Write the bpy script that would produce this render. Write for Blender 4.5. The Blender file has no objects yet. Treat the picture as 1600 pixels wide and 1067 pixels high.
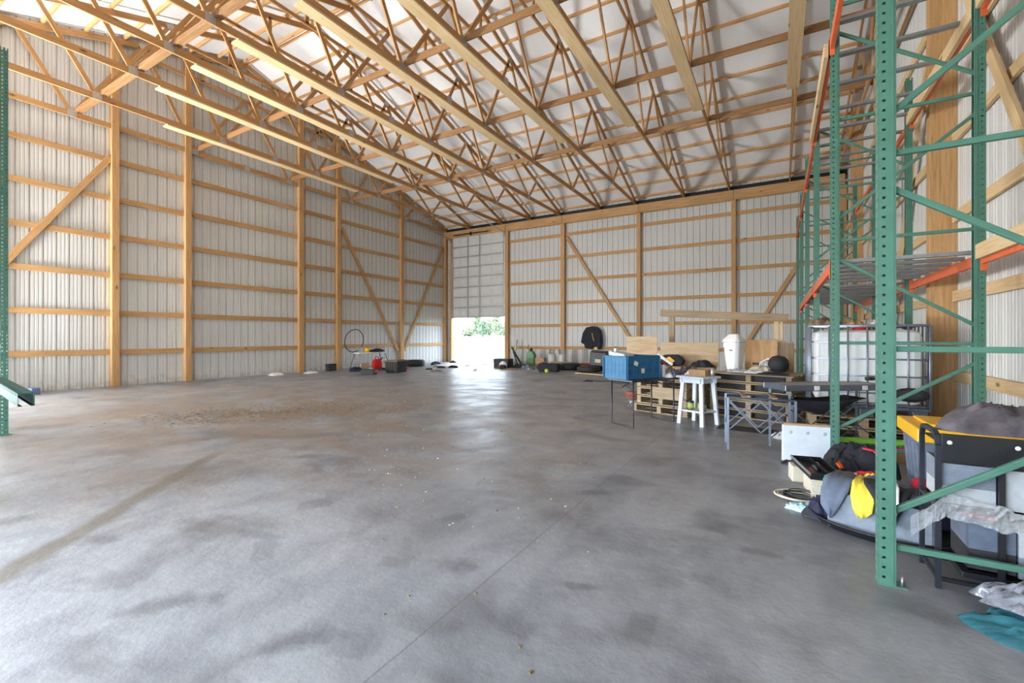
import bpy, math, random
from math import sin, cos, pi, radians as R
from mathutils import Vector as V, Matrix, noise

random.seed(7)
S = bpy.context.scene
COL = S.collection

# ------------------------------------------------------------------ camera, world, lights, exposure
cd = bpy.data.cameras.new('camera')
cam = bpy.data.objects.new('camera', cd)
COL.objects.link(cam)
cam.location = (0, 0, 1.3)
cam.rotation_euler = (pi / 2, 0, 0.533)
cd.sensor_width = 36
cd.lens = 705.6 / 1600 * 36
cd.shift_y = -7.8 / 1600
cd.clip_end = 600
cd.clip_start = 0.05
S.camera = cam

S.view_settings.view_transform = 'Standard'
S.view_settings.look = 'None'
S.view_settings.gamma = 1
S.view_settings.use_curve_mapping = False
S.view_settings.exposure = 0.1
S.cycles.max_bounces = 8
S.cycles.diffuse_bounces = 5
S.cycles.glossy_bounces = 3
S.cycles.transparent_max_bounces = 8
S.cycles.sample_clamp_indirect = 6.0
S.cycles.caustics_reflective = False
S.cycles.caustics_refractive = False

w = bpy.data.worlds.new('sky')
S.world = w
w.use_nodes = True
bg = w.node_tree.nodes['Background']
bg.inputs['Color'].default_value = (0.72, 0.86, 1.0, 1)
bg.inputs['Strength'].default_value = 11.0


def light(name, kind, loc, energy, color, size=None, rot=None, aim=None):
    l = bpy.data.lights.new(name, kind)
    l.energy = energy
    l.color = color
    if size:
        l.shape = 'RECTANGLE'
        l.size, l.size_y = size
    o = bpy.data.objects.new(name, l)
    COL.objects.link(o)
    o.location = loc
    if aim:
        o.rotation_euler = (V(aim) - V(loc)).to_track_quat('-Z', 'Y').to_euler()
    return o


sun = light('sun', 'SUN', (0, 60, 40), 4.0, (1.0, 0.96, 0.88), aim=(0 + 18, 60 - 42, 40 - 33))
sun.data.angle = R(0.6)
light('added_side_bay_uplight', 'AREA', (-14.3, -0.2, 0.9), 2400, (0.985, 0.99, 0.985), (3.3, 1.5), aim=(-7.6, 2.0, 8.0))  # added stand-in lamp at an unseen side opening, tilted up to spare the floor
light('daylight_from_open_bay', 'AREA', (-3.6, -1.95, 1.2), 360, (0.84, 0.92, 1.0), (5.4, 2.2), aim=(-1.5, 8, 1.6))
pl = light('door_portal', 'AREA', (-12.9, 18.75, 1.1), 1, (1, 1, 1), (3.1, 2.2), aim=(-12.9, 10, 1.1))
pl.data.cycles.is_portal = True


# ------------------------------------------------------------------ materials
def nt(name):
    m = bpy.data.materials.new(name)
    m.use_nodes = True
    t = m.node_tree
    return m, t, t.nodes['Principled BSDF']


def N(t, kind, **kw):
    n = t.nodes.new(kind)
    for k, v in kw.items():
        if k in n.inputs:
            n.inputs[k].default_value = v
        else:
            setattr(n, k, v)
    return n


def ramp(t, src, stops):
    r = t.nodes.new('ShaderNodeValToRGB')
    e = r.color_ramp.elements
    while len(e) < len(stops):
        e.new(0.5)
    for el, (p, c) in zip(e, stops):
        el.position = p
        el.color = tuple(c) + (1,) if len(c) == 3 else c
    t.links.new(src, r.inputs[0])
    return r.outputs[0]


def mix(t, a, b, fac, mode='MIX'):
    n = t.nodes.new('ShaderNodeMix')
    n.data_type = 'RGBA'
    n.blend_type = mode
    for sock, val in ((6, a), (7, b)):
        if hasattr(val, 'is_linked') or hasattr(val, 'node'):
            t.links.new(val, n.inputs[sock])
        else:
            n.inputs[sock].default_value = tuple(val) + (1,)
    if hasattr(fac, 'node'):
        t.links.new(fac, n.inputs[0])
    else:
        n.inputs[0].default_value = fac
    return n.outputs[2]


def mathn(t, op, a, b=None):
    n = t.nodes.new('ShaderNodeMath')
    n.operation = op
    for i, val in enumerate((a, b)):
        if val is None:
            continue
        if hasattr(val, 'node'):
            t.links.new(val, n.inputs[i])
        else:
            n.inputs[i].default_value = val
    return n.outputs[0]


def pm(name, col, rough=0.5, metal=0.0, var=0.0, scale=6.0, bump=0.0, alpha=1.0, trans=0.0, coat=0.0):
    m, t, b = nt(name)
    b.inputs['Base Color'].default_value = tuple(col) + (1,)
    b.inputs['Roughness'].default_value = rough
    b.inputs['Metallic'].default_value = metal
    if alpha < 1:
        b.inputs['Alpha'].default_value = alpha
    if trans:
        b.inputs['Transmission Weight'].default_value = trans
    if coat:
        b.inputs['Coat Weight'].default_value = coat
    if var or bump:
        tc = N(t, 'ShaderNodeTexCoord')
        n = N(t, 'ShaderNodeTexNoise', Scale=scale, Detail=4.0, Roughness=0.6)
        t.links.new(tc.outputs['Object'], n.inputs['Vector'])
        if var:
            lo = [max(0, c * (1 - var)) for c in col]
            hi = [min(1, c * (1 + var)) for c in col]
            t.links.new(ramp(t, n.outputs['Fac'], [(0.3, lo), (0.7, hi)]), b.inputs['Base Color'])
        if bump:
            bn = N(t, 'ShaderNodeBump', Strength=bump, Distance=0.02)
            t.links.new(n.outputs['Fac'], bn.inputs['Height'])
            t.links.new(bn.outputs[0], b.inputs['Normal'])
    return m


def wood(name, base, dark, light_, knots=True, rough=0.62, grain=26.0, dirt=None):
    m, t, b = nt(name)
    uv = N(t, 'ShaderNodeUVMap')
    mp = N(t, 'ShaderNodeMapping')
    mp.inputs['Scale'].default_value = (1.1, grain, 1)
    t.links.new(uv.outputs[0], mp.inputs[0])
    n = N(t, 'ShaderNodeTexNoise', Scale=1.6, Detail=5.0, Roughness=0.62, Distortion=0.6)
    t.links.new(mp.outputs[0], n.inputs['Vector'])
    c = ramp(t, n.outputs['Fac'], [(0.30, dark), (0.5, base), (0.72, light_)])
    mp2 = N(t, 'ShaderNodeMapping')
    mp2.inputs['Scale'].default_value = (0.35, 0.9, 1)
    t.links.new(uv.outputs[0], mp2.inputs[0])
    n2 = N(t, 'ShaderNodeTexNoise', Scale=1.5, Detail=2.0)
    t.links.new(mp2.outputs[0], n2.inputs['Vector'])
    f2 = ramp(t, n2.outputs['Fac'], [(0.3, (0.78, 0.76, 0.72)), (0.7, (1.08, 1.06, 1.04))])
    c = mix(t, c, f2, 0.8, 'MULTIPLY')
    if knots:
        mp3 = N(t, 'ShaderNodeMapping')
        mp3.inputs['Scale'].default_value = (1.25, 3.2, 1)
        t.links.new(uv.outputs[0], mp3.inputs[0])
        vo = N(t, 'ShaderNodeTexVoronoi', Scale=1.0)
        t.links.new(mp3.outputs[0], vo.inputs['Vector'])
        k = ramp(t, vo.outputs['Distance'], [(0.035, (1, 1, 1)), (0.095, (0, 0, 0))])
        c = mix(t, c, [x * 0.32 for x in dark], k)
    t.links.new(c, b.inputs['Base Color'])
    b.inputs['Roughness'].default_value = rough
    return m


M = {}
M['girt'] = wood('girt_pine', (0.51, 0.30, 0.128), (0.38, 0.20, 0.075), (0.60, 0.38, 0.185))
M['truss'] = wood('truss_pine', (0.47, 0.255, 0.095), (0.35, 0.17, 0.055), (0.58, 0.345, 0.145))
M['brown'] = wood('shaded_pine', (0.30, 0.155, 0.06), (0.20, 0.095, 0.035), (0.38, 0.22, 0.10))  # truss pine darkened: shade on the lateral braces is painted into the colour
M['purlin'] = wood('purlin_pine', (0.62, 0.36, 0.155), (0.46, 0.24, 0.09), (0.72, 0.46, 0.23))
M['newwood'] = wood('pale_spruce', (0.66, 0.485, 0.27), (0.55, 0.37, 0.18), (0.74, 0.575, 0.355))
M['oldwood'] = wood('weathered_board', (0.29, 0.205, 0.115), (0.19, 0.13, 0.07), (0.38, 0.285, 0.17))
M['pallet'] = wood('pallet_wood', (0.34, 0.255, 0.155), (0.23, 0.165, 0.095), (0.46, 0.36, 0.235))
M['ply'] = wood('plywood', (0.46, 0.335, 0.20), (0.37, 0.255, 0.14), (0.54, 0.41, 0.26), grain=7)
M['ply2'] = wood('plywood_warm', (0.50, 0.31, 0.145), (0.39, 0.22, 0.085), (0.58, 0.39, 0.20), grain=7)
M['plate'] = pm('galvanised_plate', (0.46, 0.46, 0.44), 0.45, 0.6, 0.12, 40)
M['galv'] = pm('galvanised_steel', (0.50, 0.51, 0.52), 0.38, 0.8, 0.10, 20)
M['cage'] = pm('cage_steel', (0.22, 0.25, 0.31), 0.42, 0.5, 0.1, 20)
M['traytop'] = pm('tray_top_grey', (0.27, 0.26, 0.245), 0.5, 0.1, 0.1, 20)
M['rail'] = pm('grey_rail', (0.30, 0.32, 0.33), 0.42, 0.5, 0.1, 20)
M['green'] = pm('green_paint', (0.070, 0.185, 0.135), 0.42, 0.0, 0.10, 9)
M['shadedgreen'] = pm('shaded_green_paint', (0.016, 0.062, 0.046), 0.8, 0.0, 0.10, 9)  # shade painted in: rack green darkened against strong lamp light on the spare upright
M['shadedgreen'].node_tree.nodes['Principled BSDF'].inputs['Specular IOR Level'].default_value = 0.15
M['orange'] = pm('orange_paint', (0.66, 0.135, 0.045), 0.45, 0.0, 0.12, 9)
M['white'] = pm('white_plastic', (0.80, 0.80, 0.78), 0.35, 0.0, 0.03, 5)
M['tank'] = pm('milky_plastic', (0.70, 0.73, 0.72), 0.38, 0.0, 0.05, 2)
M['whitepaint'] = pm('white_paint', (0.66, 0.72, 0.80), 0.5, 0.0, 0.05, 10)
M['black'] = pm('black_plastic', (0.012, 0.013, 0.016), 0.42)
M['blackcloth'] = pm('black_cloth', (0.016, 0.018, 0.026), 0.85, 0, 0.3, 14, 0.3)
M['rubber'] = pm('rubber', (0.022, 0.023, 0.025), 0.7, 0, 0.2, 20)
M['darkmetal'] = pm('dark_metal', (0.035, 0.04, 0.055), 0.4, 0.4)
M['campmetal'] = pm('camp_metal', (0.14, 0.16, 0.20), 0.35, 0.6, 0.1, 20)
M['blue'] = pm('blue_crate_plastic', (0.012, 0.12, 0.25), 0.6, 0, 0.12, 8)
M['bluebox'] = pm('blue_case', (0.15, 0.19, 0.34), 0.45)
M['red'] = pm('red_plastic', (0.50, 0.012, 0.02), 0.4)
M['fuelgreen'] = pm('green_can', (0.16, 0.30, 0.15), 0.5, 0, 0.1, 9)
M['yellow'] = pm('yellow_plastic', (0.75, 0.42, 0.012), 0.42, 0, 0.06, 8)
M['yellowcloth'] = pm('yellow_cloth', (0.80, 0.62, 0.06), 0.8, 0, 0.08, 20)
M['greyfab'] = pm('grey_fabric', (0.20, 0.235, 0.29), 0.85, 0, 0.12, 30)
M['greyfab2'] = pm('pale_grey_fabric', (0.44, 0.47, 0.50), 0.85, 0, 0.08, 30)
M['slate'] = pm('slate_fleece', (0.11, 0.135, 0.19), 0.9, 0, 0.18, 12)
M['blanket'] = pm('brown_navy_blanket', (0.105, 0.09, 0.10), 0.9, 0, 0.55, 7, 0.3)
M['teal'] = pm('teal_cloth', (0.018, 0.115, 0.15), 0.75, 0, 0.35, 9, 0.3)
M['navy'] = pm('navy_cloth', (0.012, 0.016, 0.045), 0.8, 0, 0.4, 14)
M['lightblue'] = pm('pale_blue_cloth', (0.42, 0.66, 0.85), 0.8, 0, 0.35, 22)
M['emerald'] = pm('emerald_cloth', (0.01, 0.25, 0.13), 0.8)
M['redcloth'] = pm('red_cloth', (0.55, 0.02, 0.04), 0.8)
M['brickred'] = pm('brick_red', (0.28, 0.045, 0.035), 0.8, 0, 0.3, 40)
M['whitecloth'] = pm('white_cloth', (0.72, 0.72, 0.72), 0.8, 0, 0.2, 20)
M['beige'] = pm('beige_plastic', (0.60, 0.55, 0.44), 0.5, 0, 0.05, 8)
M['card'] = pm('cardboard', (0.42, 0.27, 0.14), 0.8, 0, 0.08, 10)
M['film'] = pm('plastic_film', (0.62, 0.64, 0.66), 0.15, 0, 0.2, 30, 0.6, alpha=0.28)
M['greyfilm'] = pm('grey_plastic_bag', (0.16, 0.17, 0.20), 0.22, 0, 0.5, 12, 0.5)
M['pink'] = pm('pink_foam', (0.75, 0.02, 0.35), 0.5)
M['lime'] = pm('lime_foam', (0.22, 0.62, 0.06), 0.5)
M['orangecloth'] = pm('orange_webbing', (0.85, 0.13, 0.02), 0.7)
M['propane'] = pm('propane_grey_white', (0.52, 0.52, 0.49), 0.42, 0, 0.1, 8)
M['tennis'] = pm('tennis_felt', (0.55, 0.62, 0.06), 0.9)
M['label'] = pm('paper_label', (0.62, 0.60, 0.50), 0.7, 0, 0.15, 60)
M['canyellow'] = pm('can_label_yellow', (0.42, 0.46, 0.12), 0.5, 0, 0.3, 40)
M['doorpanel'] = pm('door_white', (0.60, 0.61, 0.60), 0.5, 0, 0.04, 3)
M['leaf'] = pm('tree_leaf', (0.30, 0.36, 0.22), 0.8, 0, 0.4, 1.5)
M['leaf2'] = pm('tree_leaf_dark', (0.24, 0.34, 0.22), 0.8, 0, 0.4, 1.5)
M['bark'] = pm('bark', (0.16, 0.12, 0.09), 0.9)
M['straw'] = pm('straw', (0.20, 0.135, 0.07), 0.9, 0, 0.4, 8)
M['mud'] = pm('dry_mud', (0.20, 0.135, 0.085), 0.95, 0, 0.3, 12)
M['film_white'] = pm('white_film', (0.85, 0.85, 0.85), 0.4, 0, 0.05, 30, 0.5)

# corrugated steel siding, inner side
m, t, b = nt('steel_siding')
tc = N(t, 'ShaderNodeTexCoord')
n = N(t, 'ShaderNodeTexNoise', Scale=0.5, Detail=3.0)
t.links.new(tc.outputs['Object'], n.inputs['Vector'])
c = ramp(t, n.outputs['Fac'], [(0.3, (0.575, 0.575, 0.55)), (0.7, (0.635, 0.635, 0.61))])
sx = N(t, 'ShaderNodeSeparateXYZ')
t.links.new(tc.outputs['Object'], sx.inputs[0])
n2 = N(t, 'ShaderNodeTexNoise', Scale=7.0, Detail=5.0)
t.links.new(tc.outputs['Object'], n2.inputs['Vector'])
low = mathn(t, 'SUBTRACT', mathn(t, 'MULTIPLY', n2.outputs['Fac'], 1.0), sx.outputs['Z'])
dm = ramp(t, low, [(0.28, (0, 0, 0)), (0.62, (1, 1, 1))])
c = mix(t, c, (0.36, 0.31, 0.25), mathn(t, 'MULTIPLY', dm, 0.6))
t.links.new(c, b.inputs['Base Color'])
b.inputs['Roughness'].default_value = 0.42
M['siding'] = m

# white condensation blanket under the roof
m, t, b = nt('roof_underside')
tc = N(t, 'ShaderNodeTexCoord')
mp = N(t, 'ShaderNodeMapping')
mp.inputs['Scale'].default_value = (1.6, 0.25, 0.25)
t.links.new(tc.outputs['Object'], mp.inputs[0])
n = N(t, 'ShaderNodeTexNoise', Scale=1.5, Detail=3.0)
t.links.new(mp.outputs[0], n.inputs['Vector'])
t.links.new(ramp(t, n.outputs['Fac'], [(0.3, (0.83, 0.83, 0.83)), (0.7, (0.88, 0.88, 0.88))]), b.inputs['Base Color'])
bn = N(t, 'ShaderNodeBump', Strength=0.25, Distance=0.03)
t.links.new(n.outputs['Fac'], bn.inputs['Height'])
t.links.new(bn.outputs[0], b.inputs['Normal'])
b.inputs['Roughness'].default_value = 0.55
M['roof'] = m

# concrete slab: mottling, dried mud, tyre marks, saw-cut joints
m, t, b = nt('concrete')
tc = N(t, 'ShaderNodeTexCoord')
P = tc.outputs['Object']
sx = N(t, 'ShaderNodeSeparateXYZ')
t.links.new(P, sx.inputs[0])
X, Y = sx.outputs['X'], sx.outputs['Y']


def nz(scale, detail=5.0, rough=0.6, dist=0.0, vec=None, rot=0.0, sc=(1, 1, 1), loc=(0, 0, 0)):
    mp = N(t, 'ShaderNodeMapping')
    mp.inputs['Rotation'].default_value = (0, 0, rot)
    mp.inputs['Scale'].default_value = sc
    mp.inputs['Location'].default_value = loc
    t.links.new(P, mp.inputs[0])
    n = N(t, 'ShaderNodeTexNoise', Scale=scale, Detail=detail, Roughness=rough, Distortion=dist)
    t.links.new(mp.outputs[0], n.inputs['Vector'])
    return n.outputs['Fac']


def dist2(cx, cy, rx, ry, ang=0.0):
    dx = mathn(t, 'SUBTRACT', X, cx)
    dy = mathn(t, 'SUBTRACT', Y, cy)
    ca, sa = cos(ang), sin(ang)
    u = mathn(t, 'ADD', mathn(t, 'MULTIPLY', dx, ca / rx), mathn(t, 'MULTIPLY', dy, sa / rx))
    v_ = mathn(t, 'ADD', mathn(t, 'MULTIPLY', dx, -sa / ry), mathn(t, 'MULTIPLY', dy, ca / ry))
    return u, v_


base = ramp(t, nz(0.55, 6, 0.62, 0.7), [(0.30, (0.165, 0.174, 0.194)), (0.5, (0.258, 0.269, 0.292)), (0.72, (0.345, 0.354, 0.376))])
fine = ramp(t, nz(14, 5, 0.7), [(0.3, (0.86, 0.86, 0.86)), (0.7, (1.1, 1.1, 1.1))])
c = mix(t, base, fine, 0.7, 'MULTIPLY')
sw = ramp(t, nz(1.9, 3, 0.55, 0.5, sc=(1.5, 0.8, 1), rot=0.5), [(0.32, (0.66, 0.66, 0.68)), (0.55, (1, 1, 1))])
c = mix(t, c, sw, 0.75, 'MULTIPLY')
# dark scuffs, densest close to the racks and the doorway traffic
f = ramp(t, nz(1.35, 3, 0.55, 0.4, sc=(1, 1.5, 1)), [(0.52, (0, 0, 0)), (0.72, (1, 1, 1))])
c = mix(t, c, (0.085, 0.086, 0.095), mathn(t, 'MULTIPLY', f, 0.72))
# brown mud film over the left half
u, v_ = dist2(-8.0, 4.8, 8.0, 5.0)
r2 = mathn(t, 'SQRT', mathn(t, 'ADD', mathn(t, 'MULTIPLY', u, u), mathn(t, 'MULTIPLY', v_, v_)))
fall = ramp(t, r2, [(0.35, (1, 1, 1)), (1.0, (0, 0, 0))])
f = ramp(t, nz(0.9, 5, 0.62, 0.4, sc=(1, 2.0, 1)), [(0.36, (0, 0, 0)), (0.60, (1, 1, 1))])
c = mix(t, c, (0.215, 0.165, 0.120), mathn(t, 'MULTIPLY', mathn(t, 'MULTIPLY', f, fall), 0.9))
# long muddy wheel streak
u, v_ = dist2(-4.2, 1.35, 2.1, 0.11, math.atan2(1.5, -1.36))
au = mathn(t, 'ABSOLUTE', u)
av = mathn(t, 'ABSOLUTE', mathn(t, 'ADD', v_, mathn(t, 'MULTIPLY', mathn(t, 'SUBTRACT', nz(1.5), 0.5), 1.5)))
f = mathn(t, 'MULTIPLY', ramp(t, au, [(0.7, (1, 1, 1)), (1.0, (0, 0, 0))]), ramp(t, av, [(0.4, (1, 1, 1)), (1.3, (0, 0, 0))]))
c = mix(t, c, (0.125, 0.108, 0.082), mathn(t, 'MULTIPLY', f, 0.75))
# rectangular tread prints
for (cx, cy, rx, ry, an) in ((-0.53, 2.03, 0.065, 0.13, 0.05), (-3.1, 2.25, 0.14, 0.10, 0.8), (-4.6, 2.05, 0.14, 0.10, 0.9), (-3.4, 2.9, 0.12, 0.08, 0.5),
                             (-1.9, 1.9, 0.10, 0.06, 0.3), (-1.15, 2.9, 0.06, 0.06, 0.2), (-2.7, 1.6, 0.16, 0.07, 2.5), (-0.35, 2.6, 0.07, 0.05, 0.1),
                             (-2.2, 3.4, 0.15, 0.08, 0.5), (-1.0, 1.75, 0.08, 0.06, 0.0), (-1.55, 1.3, 0.09, 0.09, 0.4)):
    u, v_ = dist2(cx, cy, rx, ry, an)
    mx = mathn(t, 'MAXIMUM', mathn(t, 'ABSOLUTE', u), mathn(t, 'ABSOLUTE', v_))
    f = mathn(t, 'MULTIPLY', ramp(t, mx, [(0.78, (1, 1, 1)), (1.18, (0, 0, 0))]), nz(5))
    c = mix(t, c, (0.088, 0.092, 0.10), mathn(t, 'MULTIPLY', f, 0.55))
# oily smudges
for (cx, cy, rx, ry, an) in ((-3.75, 1.15, 0.20, 0.10, 0.5), (-2.55, 1.05, 0.28, 0.10, 0.9), (-1.75, 1.22, 0.20, 0.09, 0.7), (-0.62, 1.35, 0.10, 0.08, 0.2), (-0.9, 2.2, 0.12, 0.05, 0.4),
                             (-0.25, 1.55, 0.12, 0.05, -0.5), (-1.3, 3.6, 0.24, 0.10, 0.6), (-2.0, 2.6, 0.18, 0.08, 1.1), (-0.1, 3.1, 0.16, 0.08, 0.0), (-3.0, 4.3, 0.35, 0.12, 0.9),
                             (-4.4, 3.1, 0.3, 0.10, 0.8), (0.42, 2.05, 0.10, 0.05, -0.3), (-1.55, 2.05, 0.13, 0.10, 0.3), (-4.7, 0.9, 0.30, 0.12, 1.0)):
    u, v_ = dist2(cx, cy, rx, ry, an)
    rd = mathn(t, 'ADD', mathn(t, 'SQRT', mathn(t, 'ADD', mathn(t, 'MULTIPLY', u, u), mathn(t, 'MULTIPLY', v_, v_))), mathn(t, 'MULTIPLY', mathn(t, 'SUBTRACT', nz(7), 0.5), 1.2))
    f = ramp(t, rd, [(0.35, (1, 1, 1)), (1.15, (0, 0, 0))])
    c = mix(t, c, (0.085, 0.088, 0.097), mathn(t, 'MULTIPLY', f, 0.55))
# curved tread marks
u, v_ = dist2(-5.6, 3.5, 1.0, 1.0, 0.55)
curve = mathn(t, 'SUBTRACT', v_, mathn(t, 'MULTIPLY', mathn(t, 'MULTIPLY', u, u), 0.35))
band = ramp(t, mathn(t, 'ABSOLUTE', curve), [(0.10, (1, 1, 1)), (0.16, (0, 0, 0))])
teeth = ramp(t, mathn(t, 'SINE', mathn(t, 'MULTIPLY', v_, 90.0)), [(0.3, (0.25, 0.25, 0.25)), (0.7, (1, 1, 1))])
f = mathn(t, 'MULTIPLY', mathn(t, 'MULTIPLY', band, teeth), ramp(t, mathn(t, 'ABSOLUTE', u), [(0.9, (1, 1, 1)), (1.3, (0, 0, 0))]))
c = mix(t, c, (0.10, 0.092, 0.085), mathn(t, 'MULTIPLY', f, 0.55))
# saw cuts every 4.5 m
wob = mathn(t, 'MULTIPLY', mathn(t, 'SUBTRACT', nz(3), 0.5), 0.012)
for (ax, off) in ((X, 1.34), (X, 6.0), (X, 10.7), (Y, -8.7), (Y, -13.6)):
    d = mathn(t, 'ABSOLUTE', mathn(t, 'ADD', mathn(t, 'ADD', ax, off), wob))
    f = ramp(t, d, [(0.002, (1, 1, 1)), (0.005, (0, 0, 0))])
    c = mix(t, c, (0.10, 0.10, 0.10), mathn(t, 'MULTIPLY', f, 0.8))
t.links.new(c, b.inputs['Base Color'])
rr = ramp(t, nz(1.7, 3, 0.55, 0.4), [(0.3, (0.32, 0.32, 0.32)), (0.7, (0.50, 0.50, 0.50))])
t.links.new(rr, b.inputs['Roughness'])
b.inputs['Specular IOR Level'].default_value = 0.5
bn = N(t, 'ShaderNodeBump', Strength=0.35, Distance=0.02)
t.links.new(nz(5.0, 6, 0.65), bn.inputs['Height'])
t.links.new(bn.outputs[0], b.inputs['Normal'])
M['floor'] = m

# field outside
m, t, b = nt('dry_field')
tc = N(t, 'ShaderNodeTexCoord')
n = N(t, 'ShaderNodeTexNoise', Scale=0.35, Detail=8.0, Roughness=0.7)
t.links.new(tc.outputs['Object'], n.inputs['Vector'])
t.links.new(ramp(t, n.outputs['Fac'], [(0.3, (0.062, 0.062, 0.026)), (0.5, (0.085, 0.076, 0.036)), (0.7, (0.10, 0.09, 0.048))]), b.inputs['Base Color'])
b.inputs['Roughness'].default_value = 0.9
M['field'] = m


# ------------------------------------------------------------------ mesh building
class MB:
    def __init__(s):
        s.v, s.f, s.uv, s.mi, s.sm = [], [], [], [], []

    def face(s, idx, uvs, mi=0, sm=False):
        s.f.append(idx)
        s.uv.append(uvs)
        s.mi.append(mi)
        s.sm.append(sm)

    def obb(s, c, ax, ay, az, mi=0):
        """box from centre and three half-axis vectors"""
        c, a = V(c), [V(ax), V(ay), V(az)]
        L = [x.length for x in a]
        k = len(s.v)
        for i in (-1, 1):
            for j in (-1, 1):
                for l in (-1, 1):
                    s.v.append(tuple(c + a[0] * i + a[1] * j + a[2] * l))
        ou, ov = random.random() * 9, random.random() * 9
        g = max(range(3), key=lambda q: L[q])
        for n_, quad in ((0, (0, 1, 3, 2)), (0, (4, 6, 7, 5)), (1, (0, 4, 5, 1)), (1, (2, 3, 7, 6)), (2, (0, 2, 6, 4)), (2, (1, 5, 7, 3))):
            t1, t2 = [q for q in range(3) if q != n_]
            if t2 == g:
                t1, t2 = t2, t1
            uv = []
            for q in quad:
                sg = (1 if q & 4 else -1, 1 if q & 2 else -1, 1 if q & 1 else -1)
                uv.append((ou + sg[t1] * L[t1], ov + 0.37 * n_ + sg[t2] * L[t2]))
            s.face([k + q for q in quad], uv, mi)
        return s

    def box(s, x0, x1, y0, y1, z0, z1, mi=0):
        return s.obb(((x0 + x1) / 2, (y0 + y1) / 2, (z0 + z1) / 2), ((x1 - x0) / 2, 0, 0), (0, (y1 - y0) / 2, 0), (0, 0, (z1 - z0) / 2), mi)

    def cbox(s, c, size, rz=0.0, rx=0.0, ry=0.0, mi=0):
        r = Matrix.Rotation(rz, 3, 'Z') @ Matrix.Rotation(ry, 3, 'Y') @ Matrix.Rotation(rx, 3, 'X')
        return s.obb(c, r @ V((size[0] / 2, 0, 0)), r @ V((0, size[1] / 2, 0)), r @ V((0, 0, size[2] / 2)), mi)

    def beam(s, p0, p1, w_, h_, up=(0, 0, 1), mi=0):
        """bar from p0 to p1, w_ across, h_ along up"""
        p0, p1 = V(p0), V(p1)
        d = p1 - p0
        u = V(up)
        side = d.cross(u)
        if side.length < 1e-6:
            side = d.cross(V((1, 0, 0)))
        side.normalize()
        u2 = side.cross(d).normalized()
        return s.obb((p0 + p1) / 2, d / 2, side * w_ / 2, u2 * h_ / 2, mi)

    def tube(s, pts, r, n=8, closed=False, mi=0, caps=True):
        pts = [V(p) for p in pts]
        m_ = len(pts)
        rad = r if isinstance(r, (list, tuple)) else [r] * m_
        k = len(s.v)
        prev = None
        for i, p in enumerate(pts):
            if closed:
                d = pts[(i + 1) % m_] - pts[i - 1]
            else:
                d = pts[min(i + 1, m_ - 1)] - pts[max(i - 1, 0)]
            d.normalize()
            if prev is None:
                a = d.cross(V((0, 0, 1)))
                if a.length < 0.1:
                    a = d.cross(V((1, 0, 0)))
            else:
                a = prev - d * prev.dot(d)
            a.normalize()
            prev = a
            b_ = d.cross(a)
            for q in range(n):
                th = 2 * pi * q / n
                s.v.append(tuple(p + (a * cos(th) + b_ * sin(th)) * rad[i]))
        for i in range(m_ if closed else m_ - 1):
            for q in range(n):
                i2, q2 = (i + 1) % m_, (q + 1) % n
                s.face([k + i * n + q, k + i * n + q2, k + i2 * n + q2, k + i2 * n + q], [(i, q), (i, q + 1), (i + 1, q + 1), (i + 1, q)], mi, True)
        if not closed and caps:
            s.face([k + q for q in range(n)][::-1], [(0, 0)] * n, mi)
            s.face([k + (m_ - 1) * n + q for q in range(n)], [(0, 0)] * n, mi)
        return s

    def lathe(s, c, prof, n=20, mi=0, axis=(0, 0, 1), sm=True, sx=1.0, sy=1.0, rot=0.0):
        """prof: (radius, height) pairs from bottom to top"""
        q_ = V((0, 0, 1)).rotation_difference(V(axis))
        k = len(s.v)
        for (r_, h_) in prof:
            for q in range(n):
                th = 2 * pi * q / n + rot
                s.v.append(tuple(V(c) + q_ @ V((r_ * cos(th) * sx, r_ * sin(th) * sy, h_))))
        for i in range(len(prof) - 1):
            for q in range(n):
                q2 = (q + 1) % n
                s.face([k + i * n + q, k + i * n + q2, k + (i + 1) * n + q2, k + (i + 1) * n + q], [(q / n, i), ((q + 1) / n, i), ((q + 1) / n, i + 1), (q / n, i + 1)], mi, sm)
        s.face([k + q for q in range(n)][::-1], [(0, 0)] * n, mi)
        s.face([k + (len(prof) - 1) * n + q for q in range(n)], [(0, 0)] * n, mi)
        return s

    def prism(s, outline, o, ex, ey, depth, mi=0):
        """outline (x, y) pairs in the plane o + x*ex + y*ey, pushed along depth vector"""
        o, ex, ey, d = V(o), V(ex), V(ey), V(depth)
        k, n = len(s.v), len(outline)
        for sgn in (0, 1):
            for (x, y) in outline:
                s.v.append(tuple(o + ex * x + ey * y + d * sgn))
        s.face([k + i for i in range(n)][::-1], [outline[i] for i in range(n)][::-1], mi)
        s.face([k + n + i for i in range(n)], [outline[i] for i in range(n)], mi)
        for i in range(n):
            j = (i + 1) % n
            s.face([k + i, k + j, k + n + j, k + n + i], [(0, 0), (1, 0), (1, .1), (0, .1)], mi)
        return s

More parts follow.
